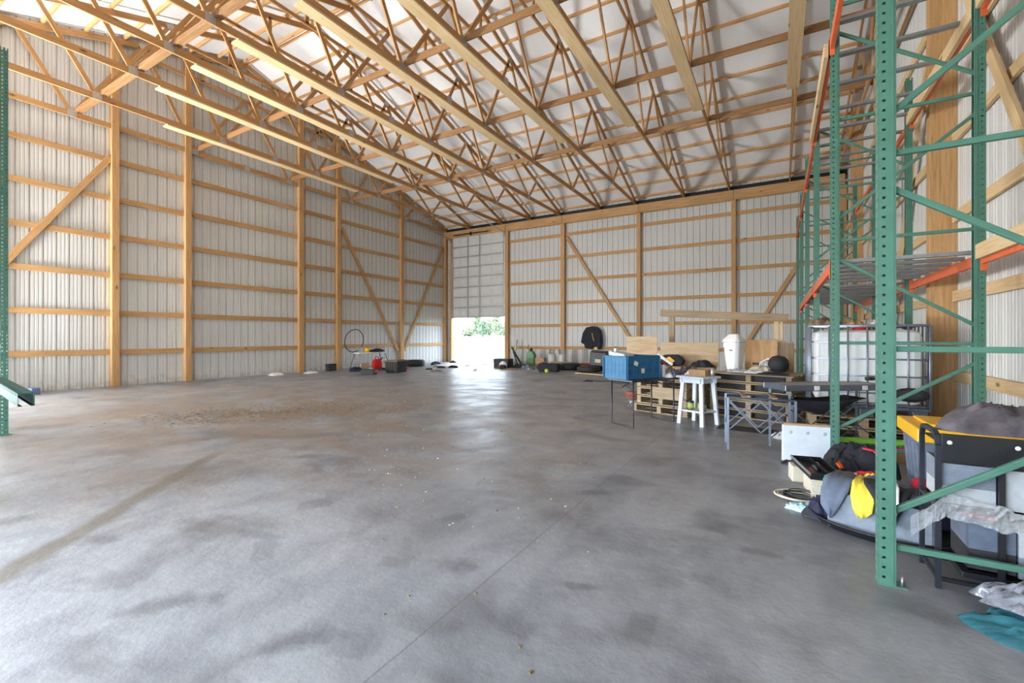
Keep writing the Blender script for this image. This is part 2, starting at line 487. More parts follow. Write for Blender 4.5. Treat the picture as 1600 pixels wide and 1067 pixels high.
    def lump(s, c, size, seed=0, rz=0.0, n=22, fold=0.3, freq=3.0, sq=2.6, mi=0, top=None):
        """soft cloth-like heap, resting on z = c.z"""
        c = V(c)
        rot = Matrix.Rotation(rz, 3, 'Z')
        k = len(s.v)
        for lvl in (0, 1):
            for i in range(n + 1):
                for j in range(n + 1):
                    u, v_ = i / n * 2 - 1, j / n * 2 - 1
                    # square to rounded outline
                    mxy = max(abs(u), abs(v_)) or 1
                    ln = (abs(u) ** sq + abs(v_) ** sq) ** (1 / sq) or 1
                    uu, vv = u * mxy / ln, v_ * mxy / ln
                    e = max(0.0, 1 - mxy ** 2.2) ** 0.55
                    q = V((uu * freq * 0.75 + seed * 7.3, vv * freq * 0.75 + seed * 3.1, seed))
                    q = q + V((noise.noise(q * 0.7), noise.noise(q * 0.7 + V((5, 5, 5))), 0)) * 0.8
                    rdg = max(0.0, 1 - abs(noise.noise(q)) * 3.0)
                    rd2 = max(0.0, 1 - abs(noise.noise(q * 2.1 + V((9, 1, 4)))) * 3.0)
                    nv = 0.50 * rdg + 0.22 * rd2 + 0.28 * (0.5 + noise.noise(q * 0.6))
                    hgt = e * (1 - fold + fold * nv)
                    if top:
                        hgt *= top(uu, vv)
                    wob = 1 + (0.35 if fold > 0.65 else 0.12) * noise.noise(V((uu * 2.4 + seed, vv * 2.4, 3.3)))
                    p = rot @ V((uu * size[0] / 2 * wob, vv * size[1] / 2 * wob, 0))
                    s.v.append((c.x + p.x, c.y + p.y, c.z + (hgt * size[2] if lvl else 0)))
        m_ = (n + 1) * (n + 1)
        for i in range(n):
            for j in range(n):
                a = i * (n + 1) + j
                q = [a, a + n + 1, a + n + 2, a + 1]
                s.face([k + m_ + x for x in q], [(0, 0), (1, 0), (1, 1), (0, 1)], mi, True)
                s.face([k + x for x in q][::-1], [(0, 0), (1, 0), (1, 1), (0, 1)], mi, True)
        return s

    def strip(s, pts, width, thick, mi=0):
        """flat ribbon of cloth or webbing along a path (width horizontal)"""
        for a, b_ in zip(pts, pts[1:]):
            s.beam(a, b_, width, thick, mi=mi)
        return s

    def build(s, name, mat, parent=None, bev=0.0, origin=None):
        me = bpy.data.meshes.new(name)
        o3 = V((0, 0, 0))
        if origin is None and parent is None and s.v:
            xs, ys, zs = zip(*s.v)
            o3 = V(((min(xs) + max(xs)) / 2, (min(ys) + max(ys)) / 2, min(zs)))
        vs = [tuple(V(p) - o3) for p in s.v] if parent is None else s.v
        me.from_pydata(vs, [], s.f)
        lay = me.uv_layers.new(name='UVMap')
        i = 0
        for uvs in s.uv:
            for uv in uvs:
                lay.data[i].uv = uv
                i += 1
        me.polygons.foreach_set('material_index', s.mi)
        me.polygons.foreach_set('use_smooth', s.sm)
        for mm in (mat if isinstance(mat, (list, tuple)) else [mat]):
            me.materials.append(M[mm])
        me.update()
        o = bpy.data.objects.new(name, me)
        COL.objects.link(o)
        if parent is not None:
            o.parent = parent
            o.location = -(WORLD.get(parent, V((0, 0, 0))))
            WORLD[o] = V((0, 0, 0))
        else:
            o.location = o3
            WORLD[o] = o3
        if bev:
            bm_ = o.modifiers.new('bevel', 'BEVEL')
            bm_.width = bev
            bm_.segments = 2
            bm_.limit_method = 'ANGLE'
        return o


WORLD = {}


def tag(o, label=None, cat=None, group=None, kind=None):
    for k, v in (('label', label), ('category', cat), ('group', group), ('kind', kind)):
        if v:
            o[k] = v
    return o


def thing(name, label, cat, loc, group=None):
    o = bpy.data.objects.new(name, None)
    COL.objects.link(o)
    o.location = loc
    WORLD[o] = V(loc)
    return tag(o, label, cat, group)


def kids(o):
    return [c for c in COL.objects if c.parent == o]


def copy_tree(o, delta, label=None, parent=None):
    c = o.copy()
    COL.objects.link(c)
    if parent is None:
        c.location = o.location + V(delta)
        WORLD[c] = WORLD[o] + V(delta)
        if label:
            c['label'] = label
    else:
        c.parent = parent
    for ch in kids(o):
        copy_tree(ch, delta, parent=c)
    return c


ORD = ['lowest', 'second', 'third', 'fourth', 'fifth', 'sixth', 'seventh', 'eighth', 'ninth', 'tenth', 'eleventh', 'twelfth', 'thirteenth', 'fourteenth']

# ------------------------------------------------------------------ the shell
XL, XR, YN, YF = -15.0, 1.98, -2.1, 18.62
RY = 8.25                                    # ridge


def zr(y):                                   # underside of the roof sheet
    return 10.28 - 0.32 * abs(y - RY)


def ribs(a0, a1):
    """siding profile along one axis: (position, outward offset)"""
    out = []
    p = a0
    pitch = 0.2286
    while p < a1:
        for (d, h) in ((0.0, 0.0), (0.008, 0.030), (0.030, 0.030), (0.038, 0.0), (0.088, 0.0), (0.095, 0.006), (0.108, 0.006), (0.115, 0.0),
                       (0.158, 0.0), (0.165, 0.006), (0.178, 0.006), (0.185, 0.0)):
            if p + d < a1:
                out.append((p + d, h))
        p += pitch
    out.append((a1, 0.0))
    return out


def siding(name, axis, a0, a1, plane, sgn, z0, top, holes=()):
    """ribbed steel wall with real thickness; holes = (a_start, a_end, z_top)"""
    mb = MB()
    segs = []
    cur = a0
    for (h0, h1, hz) in holes:
        segs.append((cur, h0, None))
        segs.append((h0, h1, hz))
        cur = h1
    segs.append((cur, a1, None))
    for (s0, s1, hz) in segs:
        if s1 - s0 < 0.01:
            continue
        pr_ = ribs(s0, s1)
        if axis == 'y':                      # break at the ridge
            pr_ = sorted(set(pr_ + ([(RY, 0.0)] if s0 < RY < s1 else [])))
        k = len(mb.v)
        for (a, h) in pr_:
            zb = z0 if hz is None else hz
            for off in (0.0, 0.004):
                p = plane + sgn * (h + off)
                for z in (zb, top(a)):
                    mb.v.append((p, a, z) if axis == 'y' else (a, p, z))
        for i in range(len(pr_) - 1):
            q, r_ = k + i * 4, k + (i + 1) * 4
            mb.face([q, q + 1, r_ + 1, r_], [(0, 0)] * 4)
            mb.face([q + 2, r_ + 2, r_ + 3, q + 3], [(0, 0)] * 4)
            mb.face([q, r_, r_ + 2, q + 2], [(0, 0)] * 4)
            mb.face([q + 1, q + 3, r_ + 3, r_ + 1], [(0, 0)] * 4)
    return tag(mb.build(name, 'siding', origin=1), kind='structure')


siding('wall_left', 'y', YN, YF, XL, -1, -0.02, lambda y: zr(y) - 0.0, holes=((-1.9, 1.5, 2.3),))
siding('wall_right', 'y', YN, YF, XR, 1, -0.02, lambda y: zr(y) - 0.0)
siding('wall_back', 'x', XL, XR, YF, 1, -0.02, lambda x: zr(YF) + 0.0, holes=((-14.52, -11.30, 6.3),))
siding('wall_front', 'x', XL, XR, YN, -1, -0.02, lambda x: zr(YN), holes=((-6.4, -0.8, 2.6),))

fl = MB().box(XL - 0.15, XR + 0.15, YN - 0.15, YF + 0.15, -0.15, 0)
tag(fl.build('floor', 'floor', origin=1), kind='structure')

mb = MB()
for (ya, yb) in ((YN - 0.6, RY), (RY, YF + 0.6)):
    za, zb = zr(ya), zr(yb)
    k = len(mb.v)
    for x in (XL - 0.4, XR + 0.4):
        mb.v += [(x, ya, za), (x, yb, zb), (x, ya, za + 0.06), (x, yb, zb + 0.06)]
    for q in ((0, 1, 5, 4), (2, 6, 7, 3), (0, 4, 6, 2), (1, 3, 7, 5), (0, 2, 3, 1), (4, 5, 7, 6)):
        mb.face([k + i for i in q], [(0, 0)] * 4)
tag(mb.build('ceiling', 'roof', origin=1), kind='structure')

# ground outside
mb = MB()
nx, ny = 40, 30
for j in range(ny + 1):
    for i in range(nx + 1):
        x = -170 + i * 6.5
        y = YF + 0.15 + (j / ny) ** 1.6 * 150
        z = -0.16 + 1.5 * min(1, (y - 18) / 90) ** 1.2 + (0.12 * noise.noise(V((x * 0.07, y * 0.07, 0))) if j > 3 else 0)
        mb.v.append((x, y, z))
for j in range(ny):
    for i in range(nx):
        a = j * (nx + 1) + i
        mb.face([a, a + 1, a + nx + 2, a + nx + 1], [(0, 0)] * 4, 0, True)
mb.box(-60, 60, -40, YN - 0.15, -0.3, -0.16)
tag(mb.build('ground', 'field', origin=1), kind='structure')


def tree(x, y, h, wd, seed, label, leaf):
    z0 = -0.16 + 1.5 * min(1, (y - 18) / 90) ** 1.2 - 0.15
    tr = thing('tree', label, 'tree', (x, y, z0), 'trees beyond the field')
    MB().tube([(x, y, z0), (x + 0.05, y, z0 + h * 0.5), (x, y, z0 + h * 0.9)], [0.10, 0.07, 0.03], 6).build('trunk', 'bark', tr)
    rnd = random.Random(seed)
    mb = MB()
    for i in range(900):
        tz = rnd.random() ** 0.8
        a = rnd.random() * 2 * pi
        rr_ = 1.35 * wd * sin(pi * (0.16 + 0.80 * tz)) ** 0.8 * (0.25 + 0.75 * rnd.random() ** 0.5) * (0.8 + 0.3 * sin(3 * a + seed))
        p = V((x + rr_ * cos(a), y + rr_ * sin(a), z0 + h * (0.10 + 0.9 * tz)))
        s_ = 0.14 + 0.24 * rnd.random()
        d1 = V((rnd.uniform(-1, 1), rnd.uniform(-1, 1), rnd.uniform(-1, 1))).normalized() * s_
        d2 = d1.cross(V((rnd.uniform(-1, 1), rnd.uniform(-1, 1), rnd.uniform(-1, 1)))).normalized() * s_
        k = len(mb.v)
        mb.v += [tuple(p - d1), tuple(p + d2), tuple(p + d1), tuple(p - d2)]
        mb.face([k, k + 1, k + 2, k + 3], [(0, 0)] * 4)
    mb.build('crown', leaf, tr)


TR = [(-90, 112, 3.4, 2.2), (-87.2, 110, 5.0, 1.5), (-84.5, 116, 3.2, 2.3), (-82.0, 112, 3.9, 1.9), (-79.6, 117, 4.4, 1.4), (-77.5, 111, 6.4, 1.7),
      (-75.3, 114, 5.4, 1.5), (-73.2, 118, 4.4, 2.0), (-71.4, 112, 6.9, 1.1), (-69.6, 116, 4.2, 2.1), (-67.3, 111, 4.6, 1.9), (-65.0, 115, 4.0, 2.2), (-62.6, 112, 5.2, 1.8)]
TL = ['low wide tree at the far left of the row beyond the field', 'slim pointed tree, second in the row beyond the field',
      'low rounded tree between two slimmer ones beyond the field', 'medium bushy tree left of the tall clump beyond the field',
      'narrow tree just left of the tall clump beyond the field', 'tallest broad tree in the clump behind the field',
      'tall bushy tree right of the tallest broad one', 'rounded dark tree before the thin spire tree', 'thin spire-like tree rising above its neighbours',
      'rounded dark tree right of the thin spire tree', 'bushy tree third from the right end of the row', 'wide low tree second from the right end of the row', 'taller tree at the right end of the row']
for i, (x, y, h, wd) in enumerate(TR):
    y2 = (104, 112, 120, 128)[i % 4]
    x, y = x * y2 / y, y2
    wd *= 0.85
    tree(x, y, h, wd, i + 3, TL[i], 'leaf2' if i % 3 == 1 else 'leaf')
mb = MB()
for i in range(14):
    x = -86 + i * 2.6
    mb.tube([(x, 84, 0.55), (x, 84, 2.05)], 0.05, 5)
for z in (1.35, 1.75):
    mb.tube([(-86, 84, z), (-52, 84, z)], 0.012, 4)
tag(mb.build('wire_fence', 'bark'), 'thin post and wire fence crossing the field outside', 'fence')

# ------------------------------------------------------------------ wall framing
LP = [(-1.98, .15), (2.62, .15), (4.88, .155), (6.57, .16), (10.2, .19), (11.82, .18), (15.3, .19), (18.44, .14)]
LN = ['fourth', 'third', 'second']
lpl = ['square post of the left wall just behind the camera', 'square post of the left wall beside the camera', 'square post in left wall, first one right of the dark green upright',
       'square post in left wall, second right of the dark green upright, pale muddy foot', 'square post in left wall, left one of the middle pair',
       'square post in left wall beside the hose reel, right one of the middle pair', 'square post in left wall where two diagonals meet', 'square corner post of the left wall beside the overhead door']
for i, (y, wd) in enumerate(LP):
    mb = MB().box(XL, XL + 0.16, y - wd / 2, y + wd / 2, 0, zr(y) - 0.24)
    tag(mb.build('wall_post', 'girt', bev=0.004), lpl[i], 'post', 'square posts of the left wall')
GL = [0.90, 1.90, 2.90, 3.90, 4.90, 5.89]
bays = ['between camera and the dark green upright', 'behind the dark green upright', 'in the bay right of the first clear post', 'in the wide middle bay',
        'in the narrow bay of the middle pair of posts', 'in the bay above the hose and step ladder', 'in the last bay before the overhead door']
edges = [y for y, _ in LP]
for bi in range(len(LP) - 1):
    y0, y1 = edges[bi] + LP[bi][1] / 2, edges[bi + 1] - LP[bi + 1][1] / 2
    for gi, z in enumerate(GL):
        if bi == 0 and z < 4.3:
            continue
        dz = random.uniform(-0.012, 0.012)
        mb = MB().box(XL + 0.012, XL + 0.052, y0 + 0.002, y1 - 0.002, z - 0.068 + dz, z + 0.068 + dz)
        tag(mb.build('wall_girt', 'girt', bev=0.003), '%s horizontal board on left wall %s' % (ORD[gi], bays[bi]), 'girt', 'horizontal boards of the left wall')
# studs of the gable above the truss chord, and diagonals
diag = [((-14.93, 2.9, 2.9), (-14.93, 4.8, 5.95), 'diagonal brace on left wall beside the dark green upright'),
        ((-14.93, 12.0, 5.64), (-14.93, 15.09, 0.66), 'diagonal brace on left wall falling from narrow bay to the tyre'),
        ((-14.93, 18.3, 5.85), (-14.93, 15.50, 0.66), 'diagonal brace on left wall rising toward the overhead door')]
for a, b_, lab in diag:
    mb = MB().beam(a, b_, 0.04, 0.135, up=(1, 0, 0)) if False else MB().beam(a, b_, 0.135, 0.04, up=(1, 0, 0))
    tag(mb.build('diagonal_brace', 'girt', bev=0.003), lab, 'brace')

# back wall
BP = [(-11.20, .18, 'square door jamb post right of the overhead door'), (-8.28, .19, 'square post in back wall behind the gas bottles'),
      (-4.91, .16, 'square post in back wall right of the hanging jacket'), (-1.42, .15, 'square post in back wall above the white trash can'),
      (1.85, .2, 'square corner post of back wall behind the racks')]
for (x, wd, lab) in BP:
    mb = MB().box(x - wd / 2, x + wd / 2, YF - 0.17, YF, 0, 6.33)
    tag(mb.build('wall_post', 'girt', bev=0.004), lab, 'post', 'square posts of the back wall')
GB = [0.80, 1.82, 2.82, 3.82, 4.84, 5.86]
bb = ['between door jamb and gas bottles', 'in the bay with the hanging jacket', 'in the wide bay above the blue crate', 'in the bay nearest the racks']
for bi in range(4):
    x0, x1 = BP[bi][0] + BP[bi][1] / 2, BP[bi + 1][0] - BP[bi + 1][1] / 2
    for gi, z in enumerate(GB):
        if bi == 0:
            z -= 0.02
        mb = MB().box(x0 + .002, x1 - .002, YF - 0.052, YF - 0.012, z - 0.068, z + 0.068)
        tag(mb.build('wall_girt', 'girt', bev=0.003), '%s horizontal board on back wall %s' % (ORD[gi], bb[bi]), 'girt', 'horizontal boards of the back wall')
for a, b_, lab in (((-8.12, YF - 0.08, 5.72), (-5.09, YF - 0.08, 0.92), 'diagonal brace on back wall falling right of the hanging jacket'),
                   ((0.66, YF - 0.08, 3.95), (-1.25, YF - 0.08, 0.62), 'diagonal brace on back wall rising toward the racks')):
    mb = MB().beam(a, b_, 0.135, 0.04, up=(0, 1, 0))
    tag(mb.build('diagonal_brace', 'girt', bev=0.003), lab, 'brace')
HX = [-14.9, -11.2, -8.28, -4.91, -1.42, 1.9]
hl = ['above the overhead door', 'above the gas bottles', 'above the hanging jacket', 'above the blue crate', 'beside the racks']
for i in range(5):
    mb = MB()
    mb.box(HX[i] + 0.004, HX[i + 1] - 0.004, YF - 0.215, YF - 0.172, 6.33, 6.68)
    mb.box(HX[i] + 0.004, HX[i + 1] - 0.004, YF - 0.045, YF - 0.005, 6.33, 6.68)
    tag(mb.build('header_beam', 'girt', bev=0.004), 'wide header beam under the eave of the back wall %s' % hl[i], 'beam', 'header beams of the back wall')

# right gable wall
RP = [(-0.5, 'square post of the right wall behind the camera'), (4.75, 'square post of the right wall beyond the picture edge'), (7.98, 'thick post in right wall just behind the near rack'),
      (11.9, 'thick post in right wall behind the middle racks'), (15.4, 'thick post in right wall behind the last racks')]
for (y, lab) in RP:
    mb = MB().box(XR - 0.27, XR, y - 0.075, y + 0.075, 0, zr(y) - 0.3)
    tag(mb.build('wall_post', 'girt', bev=0.004), lab, 'post', 'thick posts of the right wall')
re_ = [-0.5, 4.75, 7.98, 11.9, 15.4, 18.5]
rb = ['beside the camera', 'behind the black storage frame', 'behind the near rack bays', 'behind the middle rack bays', 'behind the last rack bay']
for bi in range(5):
    for gi in range(9):
        z = 0.80 + gi * 1.015
        ymid = (re_[bi] + re_[bi + 1]) / 2
        if z > zr(re_[bi + 1] if abs(re_[bi + 1] - RY) > abs(re_[bi] - RY) else re_[bi]) - 0.3:
            continue
        mb = MB().box(XR - 0.052, XR - 0.012, re_[bi] + 0.077, re_[bi + 1] - 0.077, z - 0.068, z + 0.068)
        tag(mb.build('wall_girt', 'newwood', bev=0.003), '%s horizontal board on right wall %s' % (ORD[gi], rb[bi]), 'girt', 'horizontal boards of the right wall')
for a, b_, lab in (((XR - 0.10, 5.0, 1.9), (XR - 0.10, 7.85, 6.3), 'diagonal brace on right wall crossing beside the near rack'),
                   ((XR - 0.10, 8.2, 6.3), (XR - 0.10, 11.6, 1.0), 'diagonal brace on right wall behind the middle rack bays'),
                   ((XR - 0.10, 15.2, 1.0), (XR - 0.10, 12.1, 6.3), 'diagonal brace on right wall behind the last rack bays')):
    mb = MB().beam(a, b_, 0.135, 0.04, up=(1, 0, 0))
    tag(mb.build('diagonal_brace', 'newwood', bev=0.003), lab, 'brace')

# ------------------------------------------------------------------ roof trusses
BN = [1.5, 4.2, 7.3]          # lower nodes, distance from the ridge
TN = [2.77, 5.2, 7.95]        # upper nodes
ZB, HS = 6.75, 10.2
TW = 0.038


def zc(d):                    # centre line of the top chord
    return 10.09 - 0.32 * d


def truss(x, label, near=True, boards=True, b0=4.5):
    t_ = thing('roof_truss', label, 'roof truss', (x, RY, ZB), 'timber roof trusses')
    lo, hi = RY - HS, RY + HS
    MB().beam((x, lo, ZB), (x, hi - 0.02, ZB), TW, 0.135).build('bottom_chord', 'truss', t_)
    for s_ in (-1, 1):
        MB().beam((x, RY, zc(0)), (x, RY + s_ * (HS + 0.1), zc(HS + 0.1)), TW, 0.14).build('top_chord', 'truss', t_)
    MB().beam((x, RY - TN[0], 8.93), (x, RY + TN[0] + 0.12, 8.93), TW, 0.09).build('collar_chord', 'truss', t_)
    ww = []
    for s_ in (-1, 1):
        yb = [RY + s_ * d for d in BN]
        yt = [RY + s_ * d for d in TN]
        ww += [((yb[0], ZB), (RY + s_ * 0.04, 8.93)), ((yb[0], ZB), (yt[0], zc(TN[0]))), ((yb[1], ZB), (yt[0], zc(TN[0]))), ((yb[1], ZB), (yt[1], zc(TN[1]))),
               ((yb[2], ZB), (yt[1], zc(TN[1]))), ((yb[2], ZB), (yt[2], zc(TN[2]))), ((RY + s_ * 1.3, 8.93), (RY + s_ * 1.3, zc(1.3)))]
    for (a, b_) in ww:
        MB().beam((x, a[0], a[1]), (x, b_[0], b_[1]), TW, 0.088, up=(1, 0, 0)) if False else None
        d = (V((0, b_[0] - a[0], b_[1] - a[1]))).normalized()
        MB().beam((x, a[0], a[1]), (x, b_[0] - d.y * 0.03, b_[1] - d.z * 0.03), 0.088, TW, up=(1, 0, 0)).build('web', 'truss', t_)
    for s_ in (-1, 1):
        for d in BN + [0.02 * (s_ > 0)]:
            y = RY + s_ * d
            if d == 0:
                continue
            for q in (-1, 1):
                MB().box(x + q * (TW / 2 + 0.0008) - 0.0008, x + q * (TW / 2 + 0.0008) + 0.0008, y - 0.085, y + 0.085, ZB - 0.062, ZB + 0.10).build('metal_plate', 'plate', t_)
        for d in TN:
            y = RY + s_ * d
            for q in (-1, 1):
                MB().obb((x + q * (TW / 2 + 0.0008), y, zc(d) - 0.02), (0.0008, 0, 0), (0, 0.08, -0.0256 * s_), (0, 0.02 * s_, 0.06)).build('metal_plate', 'plate', t_)
    if boards:
        MB().box(x - 0.19, x + 0.045, b0, 11.46, ZB - 0.0675 - 0.038, ZB - 0.068).build('stiffener_board', 'newwood', t_, bev=0.003)
    return t_


TX = [-13.34, -11.45, -9.91, -8.42, -6.57, -5.04, -3.15, -1.56, 0.34]
tl = ['second truss from the left gable, foot above the overhead door', 'truss whose foot sits beside the overhead door jamb', 'truss third in front of the left gable wall, foot above the gas bottles',
      'truss landing at the back post behind the gas bottles', 'truss landing above the hanging jacket', 'truss landing at the back post right of the jacket',
      'truss landing above the blue crate', 'truss landing at the back post above the trash can', 'truss nearest the racks, its stiffener board seen almost end on']
for i, x in enumerate(TX):
    truss(x, tl[i], b0=5.4 if i == 0 else 4.5)
truss(XL + 0.105, 'gable truss standing against the left wall', boards=False)
truss(XR - 0.31, 'gable truss standing against the right wall', boards=False)

# continuous side-to-side braces on the lower chords
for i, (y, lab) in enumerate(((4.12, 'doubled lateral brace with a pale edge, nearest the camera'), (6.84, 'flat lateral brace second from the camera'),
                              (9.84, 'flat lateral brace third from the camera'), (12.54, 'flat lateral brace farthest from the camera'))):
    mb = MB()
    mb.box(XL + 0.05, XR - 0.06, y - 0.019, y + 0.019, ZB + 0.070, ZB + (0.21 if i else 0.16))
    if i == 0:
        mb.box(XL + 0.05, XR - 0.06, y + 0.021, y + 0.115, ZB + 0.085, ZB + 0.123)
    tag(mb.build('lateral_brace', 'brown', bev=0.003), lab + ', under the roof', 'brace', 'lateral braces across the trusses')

# purlins
for s_, side in ((1, 'slope over the back wall'), (-1, 'slope over the camera')):
    for k in range(14):
        d = 10.15 - k * 0.775
        if d < 0.02:
            d = 0.10
        y = RY + s_ * d
        z = zc(d) + 0.074 + 0.044
        nrm = V((0, s_ * 0.32, 1)).normalized()
        mb = MB()
        cuts = [XL + 0.03, -9.0, -2.4, XR - 0.03] if k % 2 else [XL + 0.03, -11.6, -5.6, XR - 0.03]
        for q in range(3):
            off = 0.02 * (q % 2)
            a, b_ = cuts[q] - (0.25 if q else 0), cuts[q + 1] + (0.25 if q < 2 else 0)
            mb.obb(V(((a + b_) / 2, y + off * 2, z)), V(((b_ - a) / 2, 0, 0)), V((0, 0.019, -0.019 * 0.32 * s_)), nrm * 0.044)
        tag(mb.build('roof_purlin', 'purlin'), '%s purlin up from the eave on the %s' % (ORD[k], side), 'purlin', 'roof purlins on the ' + side)

# ------------------------------------------------------------------ overhead door
dr = bpy.data.objects.new('door_1', None)
COL.objects.link(dr)
dr.location = (-12.9, 18.5, 2.26)
WORLD[dr] = V(dr.location)
tag(dr, kind='structure')
dx0, dx1, rowh, zb0 = -14.50, -11.34, 0.512, 2.26
dyf = YF - 0.10
stx = [dx0 + 0.03, -13.50, -12.78, dx1 - 0.03]
for r in range(8):
    z0 = zb0 + r * rowh
    if z0 > 6.3:
        break
    sec = MB()
    sec.box(dx0, dx1, dyf, dyf + 0.03, z0 + 0.004, z0 + rowh - 0.004)
    for q in range(3):
        a, b_ = stx[q] + 0.07, stx[q + 1] - 0.07
        parts_ = 2 if q != 1 else 1
        for p in range(parts_):
            aa = a + (b_ - a) * p / parts_ + 0.03
            bb_ = a + (b_ - a) * (p + 1) / parts_ - 0.03
            for (u0, u1, w0, w1) in ((aa, bb_, z0 + .10, z0 + .115), (aa, bb_, z0 + .40, z0 + .415), (aa, aa + .015, z0 + .10, z0 + .415), (bb_ - .015, bb_, z0 + .10, z0 + .415)):
                sec.box(u0, u1, dyf - 0.010, dyf, w0, w1)
    so = sec.build('door_section', 'doorpanel', dr)
    ho = MB()
    for q in range(4):
        ho.box(stx[q] - 0.035, stx[q] + 0.035, dyf - 0.022, dyf - 0.001, z0 + 0.03, z0 + rowh - 0.03)
    ho.build('stile', 'galv', dr)
    MB().box(dx0, dx1, dyf - 0.05, dyf - 0.002, z0 - 0.022, z0 + 0.022).build('strut', 'galv', dr)
for (xx, sg) in ((dx0 - 0.05, -1), (dx1 + 0.05, 1)):
    path = [(xx, dyf - 0.02, 0.05), (xx, dyf - 0.02, 5.9), (xx, dyf - 0.05, 6.1), (xx, dyf - 0.16, 6.24), (xx, dyf - 0.32, 6.32), (xx, 15.55, 6.58)]
    tm = MB()
    for a, b_ in zip(path, path[1:]):
        tm.beam(a, b_, 0.055, 0.02, up=(0, 1, 0) if a[0] == b_[0] and abs(a[1] - b_[1]) < 0.01 else (0, 0, 1))
    tm.build('track', 'galv', dr)
MB().tube([(-14.6, 15.55, 6.59), (-9.95, 15.5, 6.59)], 0.016, 6).build('tie_bar', 'galv', dr)
sp = MB().tube([(dx0 + 0.15, dyf - 0.18, 6.44), (dx1 - 0.7, dyf - 0.18, 6.44)], 0.016, 8)
sp.tube([(dx0 + 0.3, dyf - 0.18, 6.44), (dx0 + 1.2, dyf - 0.18, 6.44)], 0.035, 10)
sp.tube([(dx0 + 1.35, dyf - 0.18, 6.44), (dx0 + 2.3, dyf - 0.18, 6.44)], 0.035, 10)
sp.box(dx0 + 1.24, dx0 + 1.31, dyf - 0.22, dyf - 0.10, 6.35, 6.52)
sp.build('torsion_spring', 'darkmetal', dr)
mb = MB().box(XL + 0.02, XR - 0.02, YF - 0.045, YF - 0.005, 6.70, 6.86)
tag(mb.build('trim_dark_gap', 'black', origin=1), kind='structure')  # black eave closure that also paints in the dark gap above the header
mb = MB().box(-14.62, -14.52, YF - 0.16, YF, 0, 6.33)
tag(mb.build('trim_1', 'girt'), kind='structure')

# ------------------------------------------------------------------ pallet racks
def post_mesh(name, x, y, h, parent, sx=1):
    """perforated channel: web faces the aisle (-x * sx), flanges face +-y, holes every two inches"""
    mb = MB()
    t_ = 0.0022
    W, Dp, p = 0.076, 0.072, 0.0508
    X0 = x - sx * Dp / 2
    n_ = int(h / p)

    def bx(x0, x1, y0, y1, z0, z1):
        mb.box(min(x0, x1), max(x0, x1), y0, y1, z0, z1)
    # flanges with one column of square holes
    for s_ in (-1, 1):
        ya, yb = sorted((y + s_ * W / 2, y + s_ * (W / 2 - t_)))
        bx(X0, X0 + sx * 0.017, ya, yb, 0, h)
        bx(X0 + sx * 0.031, X0 + sx * Dp, ya, yb, 0, h)
        for k in range(n_):
            bx(X0 + sx * 0.017, X0 + sx * 0.031, ya, yb, k * p, k * p + p - 0.013)
        # rolled lip
        ya, yb = sorted((y + s_ * W / 2, y + s_ * (W / 2 - 0.018)))
        bx(X0 + sx * Dp, X0 + sx * (Dp + t_), ya, yb, 0, h)
    # stepped ridge in the flange
    for s_ in (-1, 1):
        ya, yb = sorted((y + s_ * (W / 2), y + s_ * (W / 2 + 0.003)))
        bx(X0 + sx * 0.052, X0 + sx * 0.064, ya, yb, 0.01, h)
    # web with two columns of holes
    c_ = (-W / 2, -0.024, -0.011, 0.011, 0.024, W / 2)
    for a, b_ in ((0, 1), (2, 3), (4, 5)):
        bx(X0, X0 + sx * t_, y + c_[a], y + c_[b_], 0, h)
    for a, b_ in ((1, 2), (3, 4)):
        for k in range(n_):
            bx(X0, X0 + sx * t_, y + c_[a], y + c_[b_], k * p, k * p + p - 0.018)
    return mb.build(name, 'green', parent)


FX, BX, RH = 0.487, 1.535, 4.82
FRY = [3.06, 5.57, 8.08, 10.59, 13.10, 15.61]
FLAB = ['green rack upright frame nearest the camera', 'green rack upright frame second from the camera, backpack at its foot', 'green rack upright frame just behind the caged tank',
        'green rack upright frame fourth from the camera', 'green rack upright frame fifth from the camera', 'green rack upright frame farthest from the camera']


def frame(y, label):
    f_ = thing('rack_frame', label, 'rack frame', (FX, y, 0), 'green rack frames along the right wall')
    post_mesh('post', FX, y, RH, f_)
    post_mesh('post', BX, y, RH, f_, -1)
    a, b_ = FX + 0.038, BX - 0.038
    for (z0, z1) in ((0.20, 0.20), (0.37, 1.07), (1.235, 1.235), (2.09, 1.39), (2.26, 2.26), (2.46, 3.30), (3.47, 3.47), (4.36, 3.64), (4.62, 4.62)):
        MB().beam((a - 0.03, y, z0), (b_ + 0.03, y, z1), 0.030, 0.030).build('brace', 'green', f_, bev=0.004)
    for xx in (FX, BX):
        fp = MB().box(xx - 0.037, xx + 0.085, y - 0.040, y + 0.040, 0, 0.006).build('foot_plate', 'green', f_)
        MB().tube([(xx + 0.065, y - 0.02, 0.0), (xx + 0.065, y - 0.02, 0.055)], 0.006, 6).build('anchor_bolt', 'galv', fp)
    return f_


f0 = frame(FRY[0], FLAB[0])
for i in range(1, 6):
    copy_tree(f0, (0, FRY[i] - FRY[0], 0), FLAB[i])


